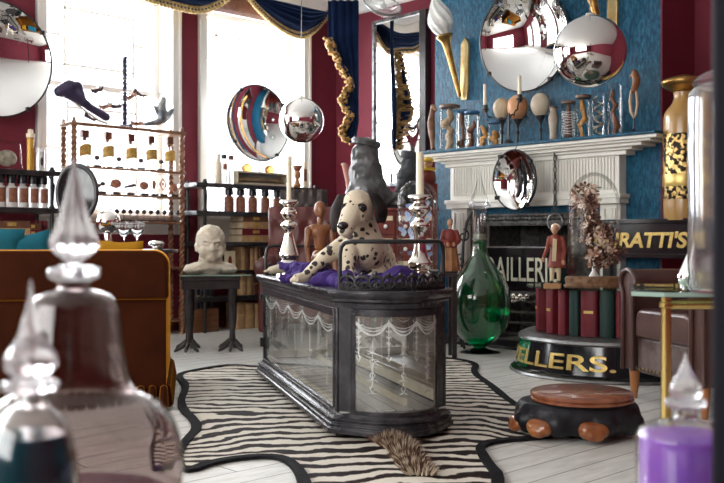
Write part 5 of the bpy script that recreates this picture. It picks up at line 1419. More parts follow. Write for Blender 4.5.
# books behind the sofa on the lower board (z .70)
def flatbook(xs, px, z, w_, d_, h_, mt, label, rz=0, group=None):
    y, _ = on_x(px, 230, xs)
    t = rthing('book', label, 'book', xs, y, z, HALF + rz, group)
    MB().bx(-w_/2, w_/2, -d_/2, d_/2, 0, .004).bx(-w_/2, w_/2, -d_/2, d_/2, h_-.004, h_).bx(-w_/2, w_/2, -d_/2-.004, -d_/2+.004, 0, h_).build('cover', mt, t)
    MB().bx(-w_/2+.005, w_/2-.005, -d_/2+.006, d_/2-.006, .005, h_-.005).build('pages', paper, t, smooth=False)
    m = MB(); m.bx(-w_*.12, w_*.12, -d_/2-.006, -d_/2-.004, h_*.25, h_*.75); m.build('title', goldp, t)
    return t
fb = [(8, .16, bktan, 'thick tan book lying'), (8, .10, bkbrn, 'brown leather book lying'), (8, .0, bkred, 'maroon book lying')]
for k in range(4):
    flatbook(XL-.1, 6, .701 + .052*k, .27, .19, .050, (bkbrn, bkred, bktan, bkbrn)[k], ['lowest', 'second lowest', 'second highest', 'topmost'][k] + ' of the lying books behind the teal cushions at far left')
for k in range(4):
    flatbook(XL-.1, 28, .701 + .048*k, .12, .16, .046, (bktan, bkbrn, bkred, bkbrn)[k], ['lowest', 'second lowest', 'second highest', 'topmost'][k] + ' of the small lying books left of the upright maroon ones')
for k, px in enumerate((36.5, 41, 45.5)):
    y, _ = on_x(px, 230, XL-.1); o = R(XL-.1, y, .701)
    book('book', ['left', 'middle', 'right'][k] + ' one of three upright dark maroon books on the left shelf', tuple(o), TH+HALF, .034, .21, .15, bkred)
# right unit, in front of the second window
XR = .40
zr = [on_x(215, 183, XR)[1], on_x(215, 211, XR)[1], on_x(215, 242, XR)[1], on_x(215, 271, XR)[1], on_x(215, 297, XR)[1]]
su, ya, yb = shelf_unit('black_open_shelf', 'black iron-posted shelf unit in front of the right-hand window', 197, 322, XR, zr, posts=None)
xs = XR-.07
for k, px in enumerate((229, 240.5, 252.5, 265, 277)):
    rbottle(px, xs, zr[1], ORD5[k] + ' black-capped bottles of red-brown pieces on the right-hand shelf', rust_lab, capb, .140, .040, None, 'bottles of red-brown pieces', cap_h=.055)
    y, _ = on_x(px, 200, xs)
# top row
for px, nm, h_, mt, cm in ((218, 'plain white tube at the left end of the top shelf by the right window', .25, wax, wht), (224, 'pale tube with a dark oval inside beside the plain white tube', .25, milk, capb), (231, 'glass tube with brown cap, left of the long box', .245, milk, cork)):
    rbottle(px, xs, zr[0], nm, mt, cm, h_-.035, .026, rust_lab if px == 224 else None, None, cap_h=.035, lab=(.55, .8), name='specimen_tube', cat='jar')
y, _ = on_x(260, 180, .345); lb = rthing('long_glazed_box', 'long low cream box with a glass front on the shelf below the convex mirror', 'box', .345, y, zr[0]+.001, HALF)
cy_ = on_x(285, 180, xs)[0] - on_x(235, 180, xs)[0]
m = MB().bx(-cy_/2, cy_/2, -.05, .05, 0, .018).bx(-cy_/2, cy_/2, -.05, .05, .10, .115).bx(-cy_/2, -cy_/2+.01, -.05, .05, 0, .11).bx(cy_/2-.01, cy_/2, -.05, .05, 0, .11).bx(-cy_/2, cy_/2, .04, .05, 0, .11)
m.build('frame', ivory, lb, bevel=.002); MB().tube([(-cy_/2+.03, 0, .045), (0, -.01, .055), (cy_/2-.03, 0, .045)], [.014, .024, .012], 10).build('specimen', bktan, lb)
MB().bx(-cy_/2+.01, cy_/2-.01, -.05, -.048, .018, .10).build('front_glass', tglass, lb, smooth=False)
for k, px in enumerate((247, 269.5)):
    y, _ = on_x(px, 165, .345); t = rthing('amber_dish', ['left', 'right'][k] + ' one of two amber oval dishes standing on the long box', 'dish', .345, y, zr[0]+.117, HALF)
    MB().lathe(sm_prof([(.03, 0), (.05, .012), (.055, .035), (.04, .055), (.01, .06)], 3) + [(0, .06)], 24, sy=.7).build('bowl', amber, t)
    MB().lathe([(0, .058), (.03, .06), (.022, .068), (0, .07)], 16, sy=.7).build('lid', gold, t)
y, _ = on_x(297, 170, xs); t = rthing('carved_brown_head', 'small carved brown head under a flat cap at the right of the top shelf', 'carving', xs, y, zr[0]+.001, HALF)
m = MB(); m.cap((0, 0, .02), (0, 0, .06), .035, .022, 12); m.ball((0, -.003, .12), (.034, .036, .045), 16); m.ball((0, -.038, .115), (.008, .01, .012), 8); m.ball((0, 0, .02), (.045, .035, .02), 12); m.ball((.0, -.028, .095), (.02, .012, .012), 8)
blob('head', m, tanr, t, .005, 2); MB().lathe([(0, .185), (.05, .185), (.052, .20), (0, .205)], 20).lathe([(.03, .155), (.045, .187)], 16).build('cap', rust_lab, t)
rbottle(304.5, xs-.04, zr[0], 'slender ivory tube with dark mark at the right end of the top shelf', wax, wax, .22, .022, bkbrn and rust_lab, None, cap_h=.03, lab=(.3, .8), name='specimen_tube', cat='jar')
# books and things below
zz_ = zr[2]+.001
def row(px0, px1, n_, z, h_, mts, nm, xs_=XR-.09):
    for k in range(n_):
        px = lerp(px0, px1, (k+.5)/n_); y, _ = on_x(px, 230, xs_); w_ = (on_x(px1, 230, xs_)[0]-on_x(px0, 230, xs_)[0])/n_*.94
        book('book', nm % ORDN[k], tuple(R(xs_, y, z)), TH+HALF, w_, h_*(1-.08*((k*7) % 3)/2), .15, mts[k % len(mts)], bands=(k % 2 == 0))
ORDN = ['first', 'second', 'third', 'fourth', 'fifth', 'sixth', 'seventh', 'eighth']
for k in range(4):
    flatbook(XR-.12, 249, zz_ + .058*k, .30-.01*k, .2, .056, (bktan, bkred, bktan, bkbrn)[k], ['lowest', 'second lowest', 'second highest', 'topmost'][k] + ' book of the lying stack just below the red-brown bottles')
row(241, 263, 5, zr[3]+.001, .20, (bktan, bkbrn, bktan), '%s upright old tan book, counting from left, beside the small picture card')
y, _ = on_x(230, 252, XR-.05); t = rthing('picture_card', 'small cream picture card with a red figure standing on the shelf behind the bust', 'picture card', XR-.05, y, zr[3]+.001, HALF)
MB().bx(-.055, .055, 0, .006, 0, .165).build('card', card, t); MB().ball((0, -.001, .08), (.02, .003, .045), 10).build('painted_figure', robe, t)
row(241, 264, 4, zr[4]+.001, .19, (bktan, bktan, bkbrn), '%s large tan volume, counting from left, on the shelf nearest the floor')
row(236, 264, 3, .001, .23, (bktan, bktan), '%s big tan volume, counting from left, on the floor under the shelf')
row(195, 214, 4, .20, .20, (bkblk, bkblk), '%s tall black book, counting from left, behind the bird-foot table legs')
y, _ = on_x(205, 320, XR-.09); t = rthing('book_plinth', 'low brown wooden plinth under the tall black books', 'plinth', XR-.09, y, 0, HALF)
MB().bx(-.16, .12, -.03, .16, 0, .199).build('plinth', plank_brown, t, bevel=.003)
t = rthing('tobacco_canister', 'small tan canister with banded lid between the chairs and the boot', 'canister', *on_x(331, 200, .42)[::-1][:0], .42, on_x(331, 200, .42)[0], 0, HALF) if False else None
# ================================================================= SIGNS and fireplace things
def fthing(name, label, cat, x, y, z, rz=0, group=None, rot=None): return thing(name, label, cat, tuple(R(x, y, z)), TH + rz, group)
x0, zt = on_y(586, 220, -.66); x1, _ = on_y(700, 219, -.66)
zt = on_y(640, 219, -.66)[1]; zb = on_y(640, 258, -.66)[1]
ms = fthing('shop_sign', 'long black shop sign box with gold lettering MURATTI\'S right of the glass dome', 'sign', x0, -.66, zb)
L_ = x1-x0+.35; hS = zt-zb
MB().bx(0, L_, 0, .20, 0, hS-.03).bx(-.01, L_+.01, -.015, .20, hS-.03, hS).bx(-.01, L_+.01, -.015, .20, 0, .03).build('box', blackgloss, ms, bevel=.003)
lx0 = on_y(591, 240, -.66)[0]-x0; lx1 = on_y(688, 240, -.66)[0]-x0
text('lettering', "MURATTI'S", .135, goldp, ms, M=T(lx0, -.003, .072) @ RX90, depth=.003, shear=.18, off=.004, width=lx1-lx0)
MB().bx(.1, .16, .05, .2, -zb, 0).build('support', black_wood, ms); MB().bx(L_-.2, L_-.14, .05, .2, -zb, 0).build('support', black_wood, ms)
x0 = on_y(476, 260, -.70)[0]; x1 = on_y(566, 260, -.70)[0]; zt = on_y(520, 248, -.70)[1]; zb = on_y(520, 291, -.70)[1]
js = fthing('shop_sign', 'black glass shop sign with cream lettering JOAILLERIE leaning in the fireplace', 'sign', x0, -.70, zb)
MB().bx(0, x1-x0, 0, .02, 0, zt-zb).build('board', blackgloss, js, bevel=.003)
MB().bx(-.008, x1-x0+.008, -.006, .022, zt-zb, zt-zb+.012).build('edge', steel, js)
l0 = on_y(468, 270, -.70)[0]-x0; l0 = .02; l1 = on_y(557, 270, -.70)[0]-x0
text('lettering', 'JOAILLERIE', .25, pm('cream_letter_paint', (.66, .66, .50), .4), js, M=T(l0, -.002, .072) @ RX90, depth=.002, off=.001, width=l1-l0)
m = MB().tube([(.1, -.02, .0), (.3, -.03, .08), (.5, -.02, .03), (.62, -.03, .1), (.74, -.02, .0)], .006, 6)
m.build('cracks', steel, js) if False else None
gr = fthing('fire_basket', 'cast iron fire basket with scrolled front holding the JOAILLERIE sign', 'fire basket', x0, -.72, 0)
w_ = x1-x0
for x in (.02, w_-.02):
    MB().bx(x-.015, x+.015, 0, .03, 0, zb-.001).build('upright', grey_iron, gr)
MB().bx(0, w_, -.01, .24, zb-.03, zb-.002).build('top_rail', grey_iron, gr)
for z in (.08, .16, .24, .32):
    if z < zb-.05: MB().bx(0, w_, 0, .015, z, z+.018).build('bar', grey_iron, gr)
m = MB()
for k in range(9):
    cxx = lerp(.25, .5, k/8); m.ball((cxx, -.015, zb-.035-.02*(k % 2)), (.026, .014, .020), 10)
m.tube([(.22, -.015, zb-.03), (.38, -.02, zb-.075), (.53, -.015, zb-.02)], .012, 8)
m.build('scroll_ornament', silver, gr)
# hearth slab and fender
rstruct('trim_7', MB().bx(sx0+.02, sx1-.02, -.95, -.585, 0, .02), pm('dark_slate_hearth', (.03, .03, .034), .3), bevel=.003)
# chain with ring, doll
hx, _ = on_y(555, 160, -.60)
chn = fthing('iron_hanging_chain', 'rusty iron rod chain and ring hanging from the mantel before the fireplace', 'chain', hx, -.60, 0)
m = MB(); ztop = on_y(555, 150, -.60)[1]; zr_ = on_y(557, 222, -.60)[1]
z = ztop; k = 0
while z > zr_+.09:
    mm = [(0.010*cos(a)*(1 if k % 2 else 0), .010*cos(a)*(0 if k % 2 else 1), z - .022 + .024*sin(a)) for a in [2*pi*i/10 for i in range(10)]]
    m.tube(mm, .0055, 6, closed=True); z -= .040; k += 1
o = m.build('chain_links', grey_iron, chn); o['kind'] = 'stuff'
MB().tube([(.062*cos(a), 0, zr_+.062*sin(a)) for a in [2*pi*i/28 for i in range(28)]], .007, 8, closed=True).build('ring', steel, chn)
MB().tube([(0, .05, ztop+.02), (0, 0, ztop+.02), (0, -.006, ztop-.01), (0, .006, ztop-.018)], .004, 6).build('hook', grey_iron, chn)
Yf = 5.12; fs = thing('red_coated_doll', 'small doll in red-brown coat and cream breeches standing on the round glass shelf', 'doll', tuple(S(555.5, Yf, .5025)), radians(-15))
MB().bx(-.062, .03, -.04, .04, 0, .028).build('base', pm('light_wood_block', (.42, .22, .09), .4), fs, bevel=.003)
coatm = pm('oxblood_coat', (.16, .026, .016), .6, col2=(.24, .05, .03), scale=20)
m = MB(); m.ball((0, 0, .255), (.036, .028, .045), 16); m.lathe([(.052, .115), (.050, .13), (.040, .19), (.032, .24), (.02, .27)], 20, sy=.8, c=(.008, .006, 0))
m.cap((-.032, 0, .275), (-.045, -.02, .215), .014, .012, 10).cap((-.045, -.02, .215), (-.062, -.045, .17), .012, .009, 10); m.cap((.036, 0, .275), (.052, -.008, .21), .014, .012, 10).cap((.052, -.008, .21), (.045, -.03, .155), .012, .009, 10)
blob('coat', m, coatm, fs, .0042, 2)
breech = pm('cream_breeches', (.60, .48, .30), .7)
for s_ in (-1, 1):
    l_ = MB().cap((s_*.016, 0, .13), (s_*.018, 0, .05), .016, .010, 10).build('leg', breech, fs)
    MB().cap((s_*.018, .002, .036), (s_*.022, -.026, .036), .009, .008, 8).build('shoe', nose_m, l_)
m = MB(); m.prism([(-.018, .15), (.004, .15), (.010, .27), (-.012, .275)], -.034, -.022, Matrix(((1,0,0,0),(0,0,1,0),(0,1,0,0),(0,0,0,1)))); m.build('waistcoat', breech, fs)
m = MB(); m.ball((-.003, -.004, .325), (.021, .024, .028), 16); m.ball((-.006, -.028, .322), (.004, .005, .006), 6); m.cap((0, 0, .285), (0, 0, .31), .009, .009, 8)
hd = blob('head', m, skin, fs, .003, 1); MB().ball((0, .006, .335), (.025, .023, .022), 14).build('wig', wax, hd)
for xx in (-.012, .004): MB().ball((xx, -.026, .329), (.0028, .002, .0028), 6).build('eye', nose_m, hd)
for p_ in ((-.064, -.05, .163), (.044, -.034, .148)):
    m = MB().ball(p_, (.008, .007, .010), 8)
    for q_ in range(4): m.cap((p_[0]+(q_-1.5)*.004, p_[1]-.003, p_[2]-.006), (p_[0]+(q_-1.5)*.004, p_[1]-.008, p_[2]-.016), .0022, .0018, 5)
    m.cap((p_[0]-.006, p_[1]-.003, p_[2]), (p_[0]-.011, p_[1]-.008, p_[2]-.006), .0022, .0018, 5)
    m.build('hand', skin, fs)
# gold apothecary jar on the sign
xg, _ = on_y(684, 150, -.56); zg = on_y(660, 219, -.66)[1]
zsg = ms.location.z + hS + .001
Yg = R(xg, -.56).y; rg = 20/FPX*Yg; hg = Z(75, Yg)-zsg
gj = fthing('gilded_apothecary_jar', 'very tall gilded apothecary jar with ornate black band, standing on the MURATTI\'S sign', 'jar', xg, -.56, zsg)
ochre = pm('ochre_glaze', (.40, .22, .06), .25, col2=(.46, .27, .09), scale=5, coat=.5)
MB().lathe(sm_prof([(rg*.92, 0), (rg, .02), (rg*1.0, hg*.4), (rg*1.0, hg*.66), (rg*.92, hg*.74), (rg*.6, hg*.80), (rg*.5, hg*.84), (rg*.52, hg*.88)], 3) + [(0, hg*.88)], 40).build('body', ochre, gj)
band = pm('ornate_gilt_band', (.02, .012, .008), .3, .7, col2=(.80, .55, .20), scale=34, mix=(.47, .53), bump=.6, bscale=50)
MB().lathe([(rg*1.004, hg*.13), (rg*1.015, hg*.135), (rg*1.015, hg*.58), (rg*1.004, hg*.585)], 40).build('ornate_band', band, gj)
MB().lathe([(rg*1.016, hg*.22), (rg*1.03, hg*.225), (rg*1.03, hg*.30), (rg*1.016, hg*.305)], 40).build('ribbon', goldp, gj)
MB().lathe(sm_prof([(rg*.55, hg*.885), (rg*.95, hg*.915), (rg*1.1, hg*.94), (rg*1.05, hg*.965), (rg*.6, hg*.985), (rg*.2, hg)], 3) + [(0, hg)], 40).build('lid', gold, gj)

# ================================================================= MIRRORS AND BALLS
def concave(name, label, cat, loc, rz, r, hollow_depth, rim=.018, tilt=0, yaw=0, clips=4, rimm=None):  # mirror face is dished inward (concave), so the room reflects upside down
    t = thing(name, label, cat, loc, rot=(tilt, 0, rz + yaw))
    n = 20; pr = [(r*sin(.9*k/n)/sin(.9), -hollow_depth*(cos(.9*k/n)-cos(.9))/(1-cos(.9))) for k in range(n+1)]
    MB().lathe(pr + [(r, -.018), (r*.5, -hollow_depth-.012), (0, -hollow_depth-.012)], 64, RX90).build('mirror_glass', mirror_m, t)
    MB().lathe([(r-.004, -.016), (r+rim*.4, -.012), (r+rim*.5, .004), (r-.002, .008)], 64, RX90, close=True).build('rim', rimm or black_iron, t)
    for k in range(clips):
        a = 2*pi*k/clips + .6
        MB().box((r*cos(a), -.006, r*sin(a)), (.03, .03, .03)).build('clip', black_iron, t, bevel=.004)
    return t
y, z = on_x(-9, 60, .07); concave('concave_mirror', 'large round convex mirror on the red wall at the left edge of the picture', 'mirror', tuple(R(.16, y, z)), TH+HALF, .42, .13)
y, z = on_x(259, 123, .16); 
mm_ = concave('concave_mirror', 'round convex mirror standing in front of the right-hand window', 'mirror', tuple(R(.235, on_x(259, 123, .235)[0], on_x(259, 123, .235)[1])), TH+HALF, .335, .115, tilt=radians(-3))
zz_ = on_x(259, 123, .235)[1]
MB().tube([(0, .01, -.335), (0, .01, zr[0]-zz_+.01)], .005, 8).build('stem', black_iron, mm_); MB().lathe([(0, 0), (.05, 0), (.045, .008), (0, .01)], 20, c=(0, .01, zr[0]-zz_+.001)).build('foot', black_iron, mm_)
x, z = on_y(523, 40, -.60); concave('concave_mirror', 'largest round convex mirror high on the blue chimney breast', 'mirror', tuple(R(x, -.60, z)), TH, .375, .12, tilt=radians(6), yaw=radians(5))
x, z = on_y(514, 180, -.78); m6 = concave('concave_mirror', 'small round convex mirror hanging below the mantelshelf', 'mirror', tuple(R(x, -.78, z)), TH, .215, .065, tilt=radians(4), yaw=radians(-9), rim=.012)
MB().tube([(0, .02, .20), (0, .05, 1.46-z)], .003, 6).build('hanging_wire', black_iron, m6)
def ball(px, py, rpx, Y, label):
    c = P(px, py, Y); t = thing('hanging_mirror_ball', label, 'mirrored ball', tuple(c)); r = rpx/FPX*Y
    MB().ball((0, 0, 0), r, 48).build('ball', chrome, t)
    MB().lathe([(0, r+.02), (r*.12, r+.012), (r*.16, r-.008), (0, r-.012)], 16).build('cap', silver, t)
    MB().tube([(0, 0, r+.018), (0, 0, CEIL-.002-c.z)], .003, 6).build('hanging_cord', steel, t)
ball(301.5, 120.5, 22.5, 7.0, 'smaller silver ball hanging in front of the convex window mirror')
ball(590, 51.5, 36, 5.62, 'larger silver ball hanging in front of the blue chimney breast')
# tall rippled mirror on the recess wall
xa, _ = on_y(374, 100, -.05); xb, _ = on_y(424, 100, -.05); zt1 = on_y(374, 26, -.05)[1]; zt2 = on_y(424, 10, -.05)[1]; zb_ = on_y(400, 186, -.05)[1]
tm = fthing('tall_wall_mirror', 'tall antique mirror with dark frame hanging between curtain and chimney breast', 'mirror', xa, -.05, zb_)
wm, hm = xb-xa, zt2-zb_
def tm_(u, v): return (.03+u*(wm-.06), -.012 - .005*sin(v*8+u*2)*sin(pi*u) - .003*sin(u*7), .03 + v*(hm-.06))
MB().grid(tm_, 20, 50).build('mirror_glass', mirror_m, tm)
dkfr = pm('tarnished_frame', (.05, .05, .06), .4, .6, col2=(.30, .29, .28), scale=18)
MB().bx(0, .03, -.03, .02, 0, hm).bx(0, wm, -.03, .02, 0, .03).bx(0, wm, -.03, .02, hm-.03, hm).bx(.03, wm, .0, .02, .03, hm-.03).build('frame', dkfr, tm, bevel=.004)
MB().bx(wm-.03, wm+.05, -.035, .03, 0, hm).build('dark_side_rail', black_wood, tm, bevel=.004)
# hanging glass lamp bowl
c = P(382, 6, 7.4); t = thing('glass_ceiling_lamp', 'round clear glass lamp dish hanging near the ceiling before the tall mirror', 'lamp', tuple(c), rot=(radians(40), radians(20), 0))
MB().lathe(sm_prof([(.01, -.05), (.08, -.045), (.13, -.02), (.15, .0), (.152, .012)], 3), 40).build('glass_dish', tglass, t)
MB().lathe([(.148, .008), (.158, .008), (.158, .018), (.148, .018)], 40, close=True).build('rim', steel, t)
MB().ball((0, 0, .01), .035, 16).build('bulb', milk, t)
ct = thing('ceiling_lamp_rod', 'thin rod the glass lamp dish hangs from', 'rod', (c.x, c.y, c.z+.02))
MB().tube([(0, 0, .02), (0, 0, CEIL-c.z-.022)], .004, 6).build('rod', steel, ct)

# flame sconces
flm = pm('frosted_flame_glass', (.86, .86, .82), .4, trans=.15, bump=.3, bscale=30)
def sconce(px_top, px_tip, py_tip, label, hgt, lean):
    xt, zt = on_y(px_tip, py_tip, -.50)
    t = fthing('flame_sconce', label, 'wall light', xt, -.50, zt)
    M = Matrix.Rotation(radians(lean), 4, 'Y') @ Matrix.Rotation(radians(14), 4, 'X')
    MB().lathe(sm_prof([(.006, 0), (.016, .02), (.022, .2), (.03, hgt*.8), (.045, hgt*.92), (.062, hgt*.97), (.070, hgt), (.05, hgt+.01)], 3)+[(0, hgt+.01)], 24, M).build('torch', gold, t)
    m = MB(); m.lathe(sm_prof([(.045, hgt+.012), (.085, hgt+.07), (.092, hgt+.13), (.07, hgt+.21), (.03, hgt+.29), (.002, hgt+.36)], 4), 40, M, rib=.14, nrib=8, tw=5)
    m.build('flame_shade', flm, t)
    MB().prism([(-.01, -.02), (.045, -.02), (.06, .1), (.065, hgt*.85), (.03, hgt*.95), (-.01, hgt*.85), (-.02, .1)], -.01, .01, Matrix(((1,0,0,0),(0,0,1,.035),(0,1,0,0),(0,0,0,1)))).build('back_plate', pm('pale_gilt_glass_%d' % px_top, (.72, .58, .30), .2, .5, col2=(.55, .36, .12), scale=12), t)
    return t
sconce(451, 460, 97, 'gilded torch wall light with white flame shade, left on the blue wall', .50, -7)
sconce(604, 607, 60, 'gilded torch wall light right of the largest convex mirror, half behind the silver ball', .50, -7)

# ================================================================= ON THE MANTELSHELF
MZT = MZ + .0015
def mant(px, y=-.60): return on_y(px, 120, y)[0]
def mth(name, label, cat, px, y=-.60, rz=0, group=None): return fthing(name, label, cat, mant(px, y), y, MZT, rz, group)
def mu(px, y=-.60): return R(mant(px, y), y).y/FPX          # metres per pixel there
def mh(px, py, y=-.60): return Z(py, R(mant(px, y), y).y) - MZT
brnfig = pm('brown_carved_figure', (.30, .15, .08), .5, col2=(.14, .07, .04), scale=18)
t = mth('carved_anatomy_figure', 'slender brown carved figure on a black foot at the left end of the mantelshelf', 'carving', 433)
h_ = mh(433, 104)
MB().lathe([(0, 0), (.055, 0), (.05, .012), (.02, .02), (.012, .04), (0, .04)], 20).build('foot', black_wood, t)
m = MB(); m.cap((0, 0, .03), (-.01, 0, h_*.35), .016, .024, 10).cap((-.01, 0, h_*.35), (-.022, 0, h_*.6), .028, .032, 12).cap((-.022, 0, h_*.6), (-.015, 0, h_*.82), .034, .018, 12).cap((-.015, 0, h_*.82), (.0, 0, h_*.93), .016, .02, 10).cap((0, 0, h_*.95), (.035, 0, h_*.86), .02, .012, 10)
blob('figure', m, brnfig, t, .005, 2)
clear_l = pm('pale_preserving_liquid', (.80, .80, .70), .02, trans=.9, ior=1.33)
spec = {'pale': pm('pale_specimen', (.55, .42, .28), .6, col2=(.30, .20, .12), scale=22), 'dark': pm('dark_wet_specimen', (.09, .035, .02), .4, col2=(.22, .09, .05), scale=20), 'amber': pm('amber_specimen', (.55, .28, .06), .4, col2=(.30, .14, .04), scale=18), 'snake': pm('grey_snake_skin', (.32, .31, .24), .5, col2=(.10, .09, .07), scale=60)}
bluecap = pm('blue_jar_cap', (.03, .12, .26), .3); brncap = pm('brown_jar_lid', (.15, .09, .06), .4)
def jar(px, hw, ytop, label, sp, capm, y=-.60, shape=0, seed=0, fill=.85):
    u = mu(px, y); r = hw*u; h = mh(px, ytop, y)
    t = mth('specimen_jar', label, 'specimen jar', px, y)
    MB().lathe([(r*.97, 0), (r, .006), (r, h*.88), (r*.9, h*.92), (r*.88, h*.93)], 32).build('glass', tglass, t)
    MB().lathe([(0, 0), (r*.95, 0), (r*.95, .004), (0, .005)], 24).build('base', milk, t)
    if capm: MB().lathe([(0, h*.925), (r*1.0, h*.925), (r*1.03, h*.94), (r*1.03, h*.985), (r*.9, h), (0, h)], 32).build('lid', capm, t)
    m = MB(); q = random.Random(seed); hh = h*fill
    if shape == 0:
        pts = [(q.uniform(-.45, .45)*r, q.uniform(-.3, .3)*r, .012 + (hh-.012)*k/6) for k in range(7)]
        for k in range(6): m.cap(pts[k], pts[k+1], r*q.uniform(.28, .5), r*q.uniform(.2, .42), 10)
        blob('specimen', m, spec[sp], t, max(.004, r*.09), 2, disp=lambda co: r*.06*noise.noise(co*40))
    elif shape == 1:
        m.tube([(r*.5*cos(k*.5), r*.5*sin(k*.5), .012 + (hh-.02)*k/48) for k in range(49)], [r*.20*(1-.5*k/48) for k in range(49)], 8); m.build('specimen', spec[sp], t)
    elif shape == 2:
        m.cap((0, 0, .02+r*.3), (0, 0, hh), r*.5, r*.3, 14); m.build('specimen', spec[sp], t)
        m = MB()
        for k in range(9): m.tube([(r*1.003*cos(a), r*1.003*sin(a), h*(.14+.07*k) + .004*sin(a*3+k)) for a in [2*pi*i/24 for i in range(24)]], .0022, 5, closed=True)
        o = m.build('white_cord', wht, t); o['kind'] = 'stuff'
    return t
jar(449.5, 10, 105, 'wide jar with a pale twisted specimen and brown lid, left on the mantelshelf', 'pale', brncap, seed=1)
jar(462.5, 6.5, 110, 'narrow jar with blue cap beside the wide brown-lidded jar on the mantelshelf', 'dark', bluecap, seed=2, y=-.53)
jar(472, 7.5, 111, 'jar with a dark specimen under a blue lid, third jar on the mantelshelf', 'dark', bluecap, seed=3, fill=.7, y=-.63)
jar(484, 6, 118, 'small jar with amber specimen below the thin candle on the mantelshelf', 'amber', None, seed=4, y=-.64, fill=.7)
jar(494, 7, 122, 'short squat jar with an amber ring specimen left of the egg stands', 'amber', bluecap, seed=5, fill=.6)
# black twisted candelabrum with two candles
cbx = mth('iron_candelabrum', 'black iron two-branched candelabrum among the small jars and orange egg', 'candelabrum', 509, -.68)
u = mu(509, -.68); f_ = 1/.80
def cp_(px, py): return ((px-509)*u*1.25, 0, mh(509, py, -.68))
m = MB().tube([(0, 0, .01), (0, 0, mh(509, 122, -.68)), (0, 0, mh(509, 113, -.68))], .007, 8).lathe([(0, 0), (.038, 0), (.034, .012), (.012, .03), (0, .03)], 20)
m.build('stem', black_iron, cbx)
for a_, b_ in (((509, 116), (485, 110)), ((509, 116), (519.5, 104))):
    p, q_ = Vector(cp_(*a_)), Vector(cp_(*b_)); m = MB()
    m.tube([p.lerp(q_, k/16) + Vector((0, .010*sin(k*1.2), -.035*sin(pi*k/16) + .010*cos(k*1.2))) for k in range(17)], .006, 6)
    ar_ = m.build('arm', black_iron, cbx)
    MB().lathe([(0, 0), (.014, .0), (.018, .02), (.03, .025), (.03, .03), (.016, .034), (.018, .06), (0, .06)], 16, T(*q_)).build('candle_cup', black_iron, ar_)
for px, py, yt, w_, lb_ in ((484.5, 110, 84, 1.7, 'thin ivory candle in the left arm of the iron candelabrum'), (519.5, 104, 76, 2.1, 'ivory candle in the right arm of the iron candelabrum')):
    q_ = Vector(cp_(px, py)); base = R(mant(509, -.68), -.68, MZT) + EX*q_.x + Vector((0, 0, q_.z+.061))
    t = thing('candle', lb_, 'candle', tuple(base)); hc = Z(yt, base.y) - base.z; rr = w_*base.y/FPX
    MB().lathe([(rr, 0), (rr*.9, hc-.004), (rr*.6, hc), (0, hc)], 14).build('wax', wax, t); MB().tube([(0, 0, hc), (0, 0, hc+.012)], .0012, 5).build('wick', nose_m, t)
def egg(px, hw, ytop, ybot, mt, label):
    u = mu(px); t = mth('egg_on_stand', label, 'egg', px, -.565)
    zt, zb2 = mh(px, ytop), mh(px, ybot); r = hw*u; zc = (zt+zb2)/2
    MB().lathe([(r*sin(a)*(1-.06*cos(a)), zc - (zt-zb2)/2*cos(a)) for a in [pi*k/20 for k in range(21)]], 32).build('egg', mt, t)
    MB().lathe(sm_prof([(.034, 0), (.032, .008), (.010, .018), (.008, zb2*.4), (.016, zb2*.5), (.007, zb2*.6), (.012, zb2*.8), (.034, zb2+.004), (.034, zb2+.012)], 3), 20).build('stand', black_wood, t)
egg(502, 9, 97, 119, pm('cream_egg', (.52, .40, .26), .4, col2=(.60, .48, .33), scale=8), 'cream egg on a black stand, left of the orange speckled egg')
egg(517.5, 10.5, 94, 120, pm('orange_egg', (.48, .20, .08), .4, col2=(.62, .34, .18), scale=14), 'orange-brown speckled egg on a turned black stand')
egg(540.5, 9.8, 92, 116.5, pm('buff_egg', (.50, .42, .30), .4, col2=(.56, .48, .36), scale=7), 'buff egg on a black stand right of the iron candelabrum')
bt_ = mth('stone_bottle', 'pale grey pear-shaped bottle between the buff egg and the corded jar', 'bottle', 553.5)
h_ = mh(553.5, 107); MB().lathe(sm_prof([(.022, 0), (.028, .02), (.026, h_*.25), (.034, h_*.55), (.036, h_*.7), (.024, h_*.85), (.026, h_*.95)], 3), 20).build('body', pm('stoneware', (.42, .36, .28), .5, col2=(.28, .23, .18), scale=12), bt_)
MB().lathe([(0, h_*.95), (.030, h_*.95), (.030, h_), (0, h_)], 16).build('lid', brncap, bt_)
jar(568.5, 7, 101, 'dark jar bound with white cord rings, fourth jar from the right on the mantelshelf', 'dark', brncap, shape=2)
jar(583, 7.5, 95, 'jar with amber curled specimen and brown lid, third jar from the right', 'amber', brncap, seed=8)
jar(598, 6.8, 88, 'tall jar holding a coiled grey snake, second jar from the right', 'snake', None, shape=1)
jar(614.5, 7.5, 80, 'tallest jar holding a long dark specimen at the right of the mantelshelf', 'dark', None, seed=11, fill=.8)
t = mth('shell_carving', 'carved shell ornament with curled top at the right end of the mantelshelf', 'ornament', 634)
h_ = mh(634, 68); u = mu(634)
MB().lathe([(0, 0), (.055, 0), (.05, .010), (.015, .02), (.005, .03), (.005, h_*.25), (0, h_*.25)], 20).build('foot', black_wood, t)
m = MB().tube([(.0, 0, h_*.24), (-.022, 0, h_*.34), (-.028, 0, h_*.5), (-.018, 0, h_*.66), (.0, 0, h_*.70), (.02, 0, h_*.62), (.026, 0, h_*.45), (.016, 0, h_*.30)], [.008, .012, .012, .010, .010, .010, .010, .008], 10, closed=True)
m.build('ivory_rim', pm('pale_shell', (.55, .42, .28), .4), t)
m = MB(); m.cap((.0, 0, h_*.66), (.018, 0, h_*.80), .022, .026, 12).cap((.018, 0, h_*.80), (.005, 0, h_*.93), .026, .022, 12).cap((.005, 0, h_*.93), (-.022, 0, h_*.88), .020, .012, 10)
blob('curl', m, tanr, t, .005, 2)

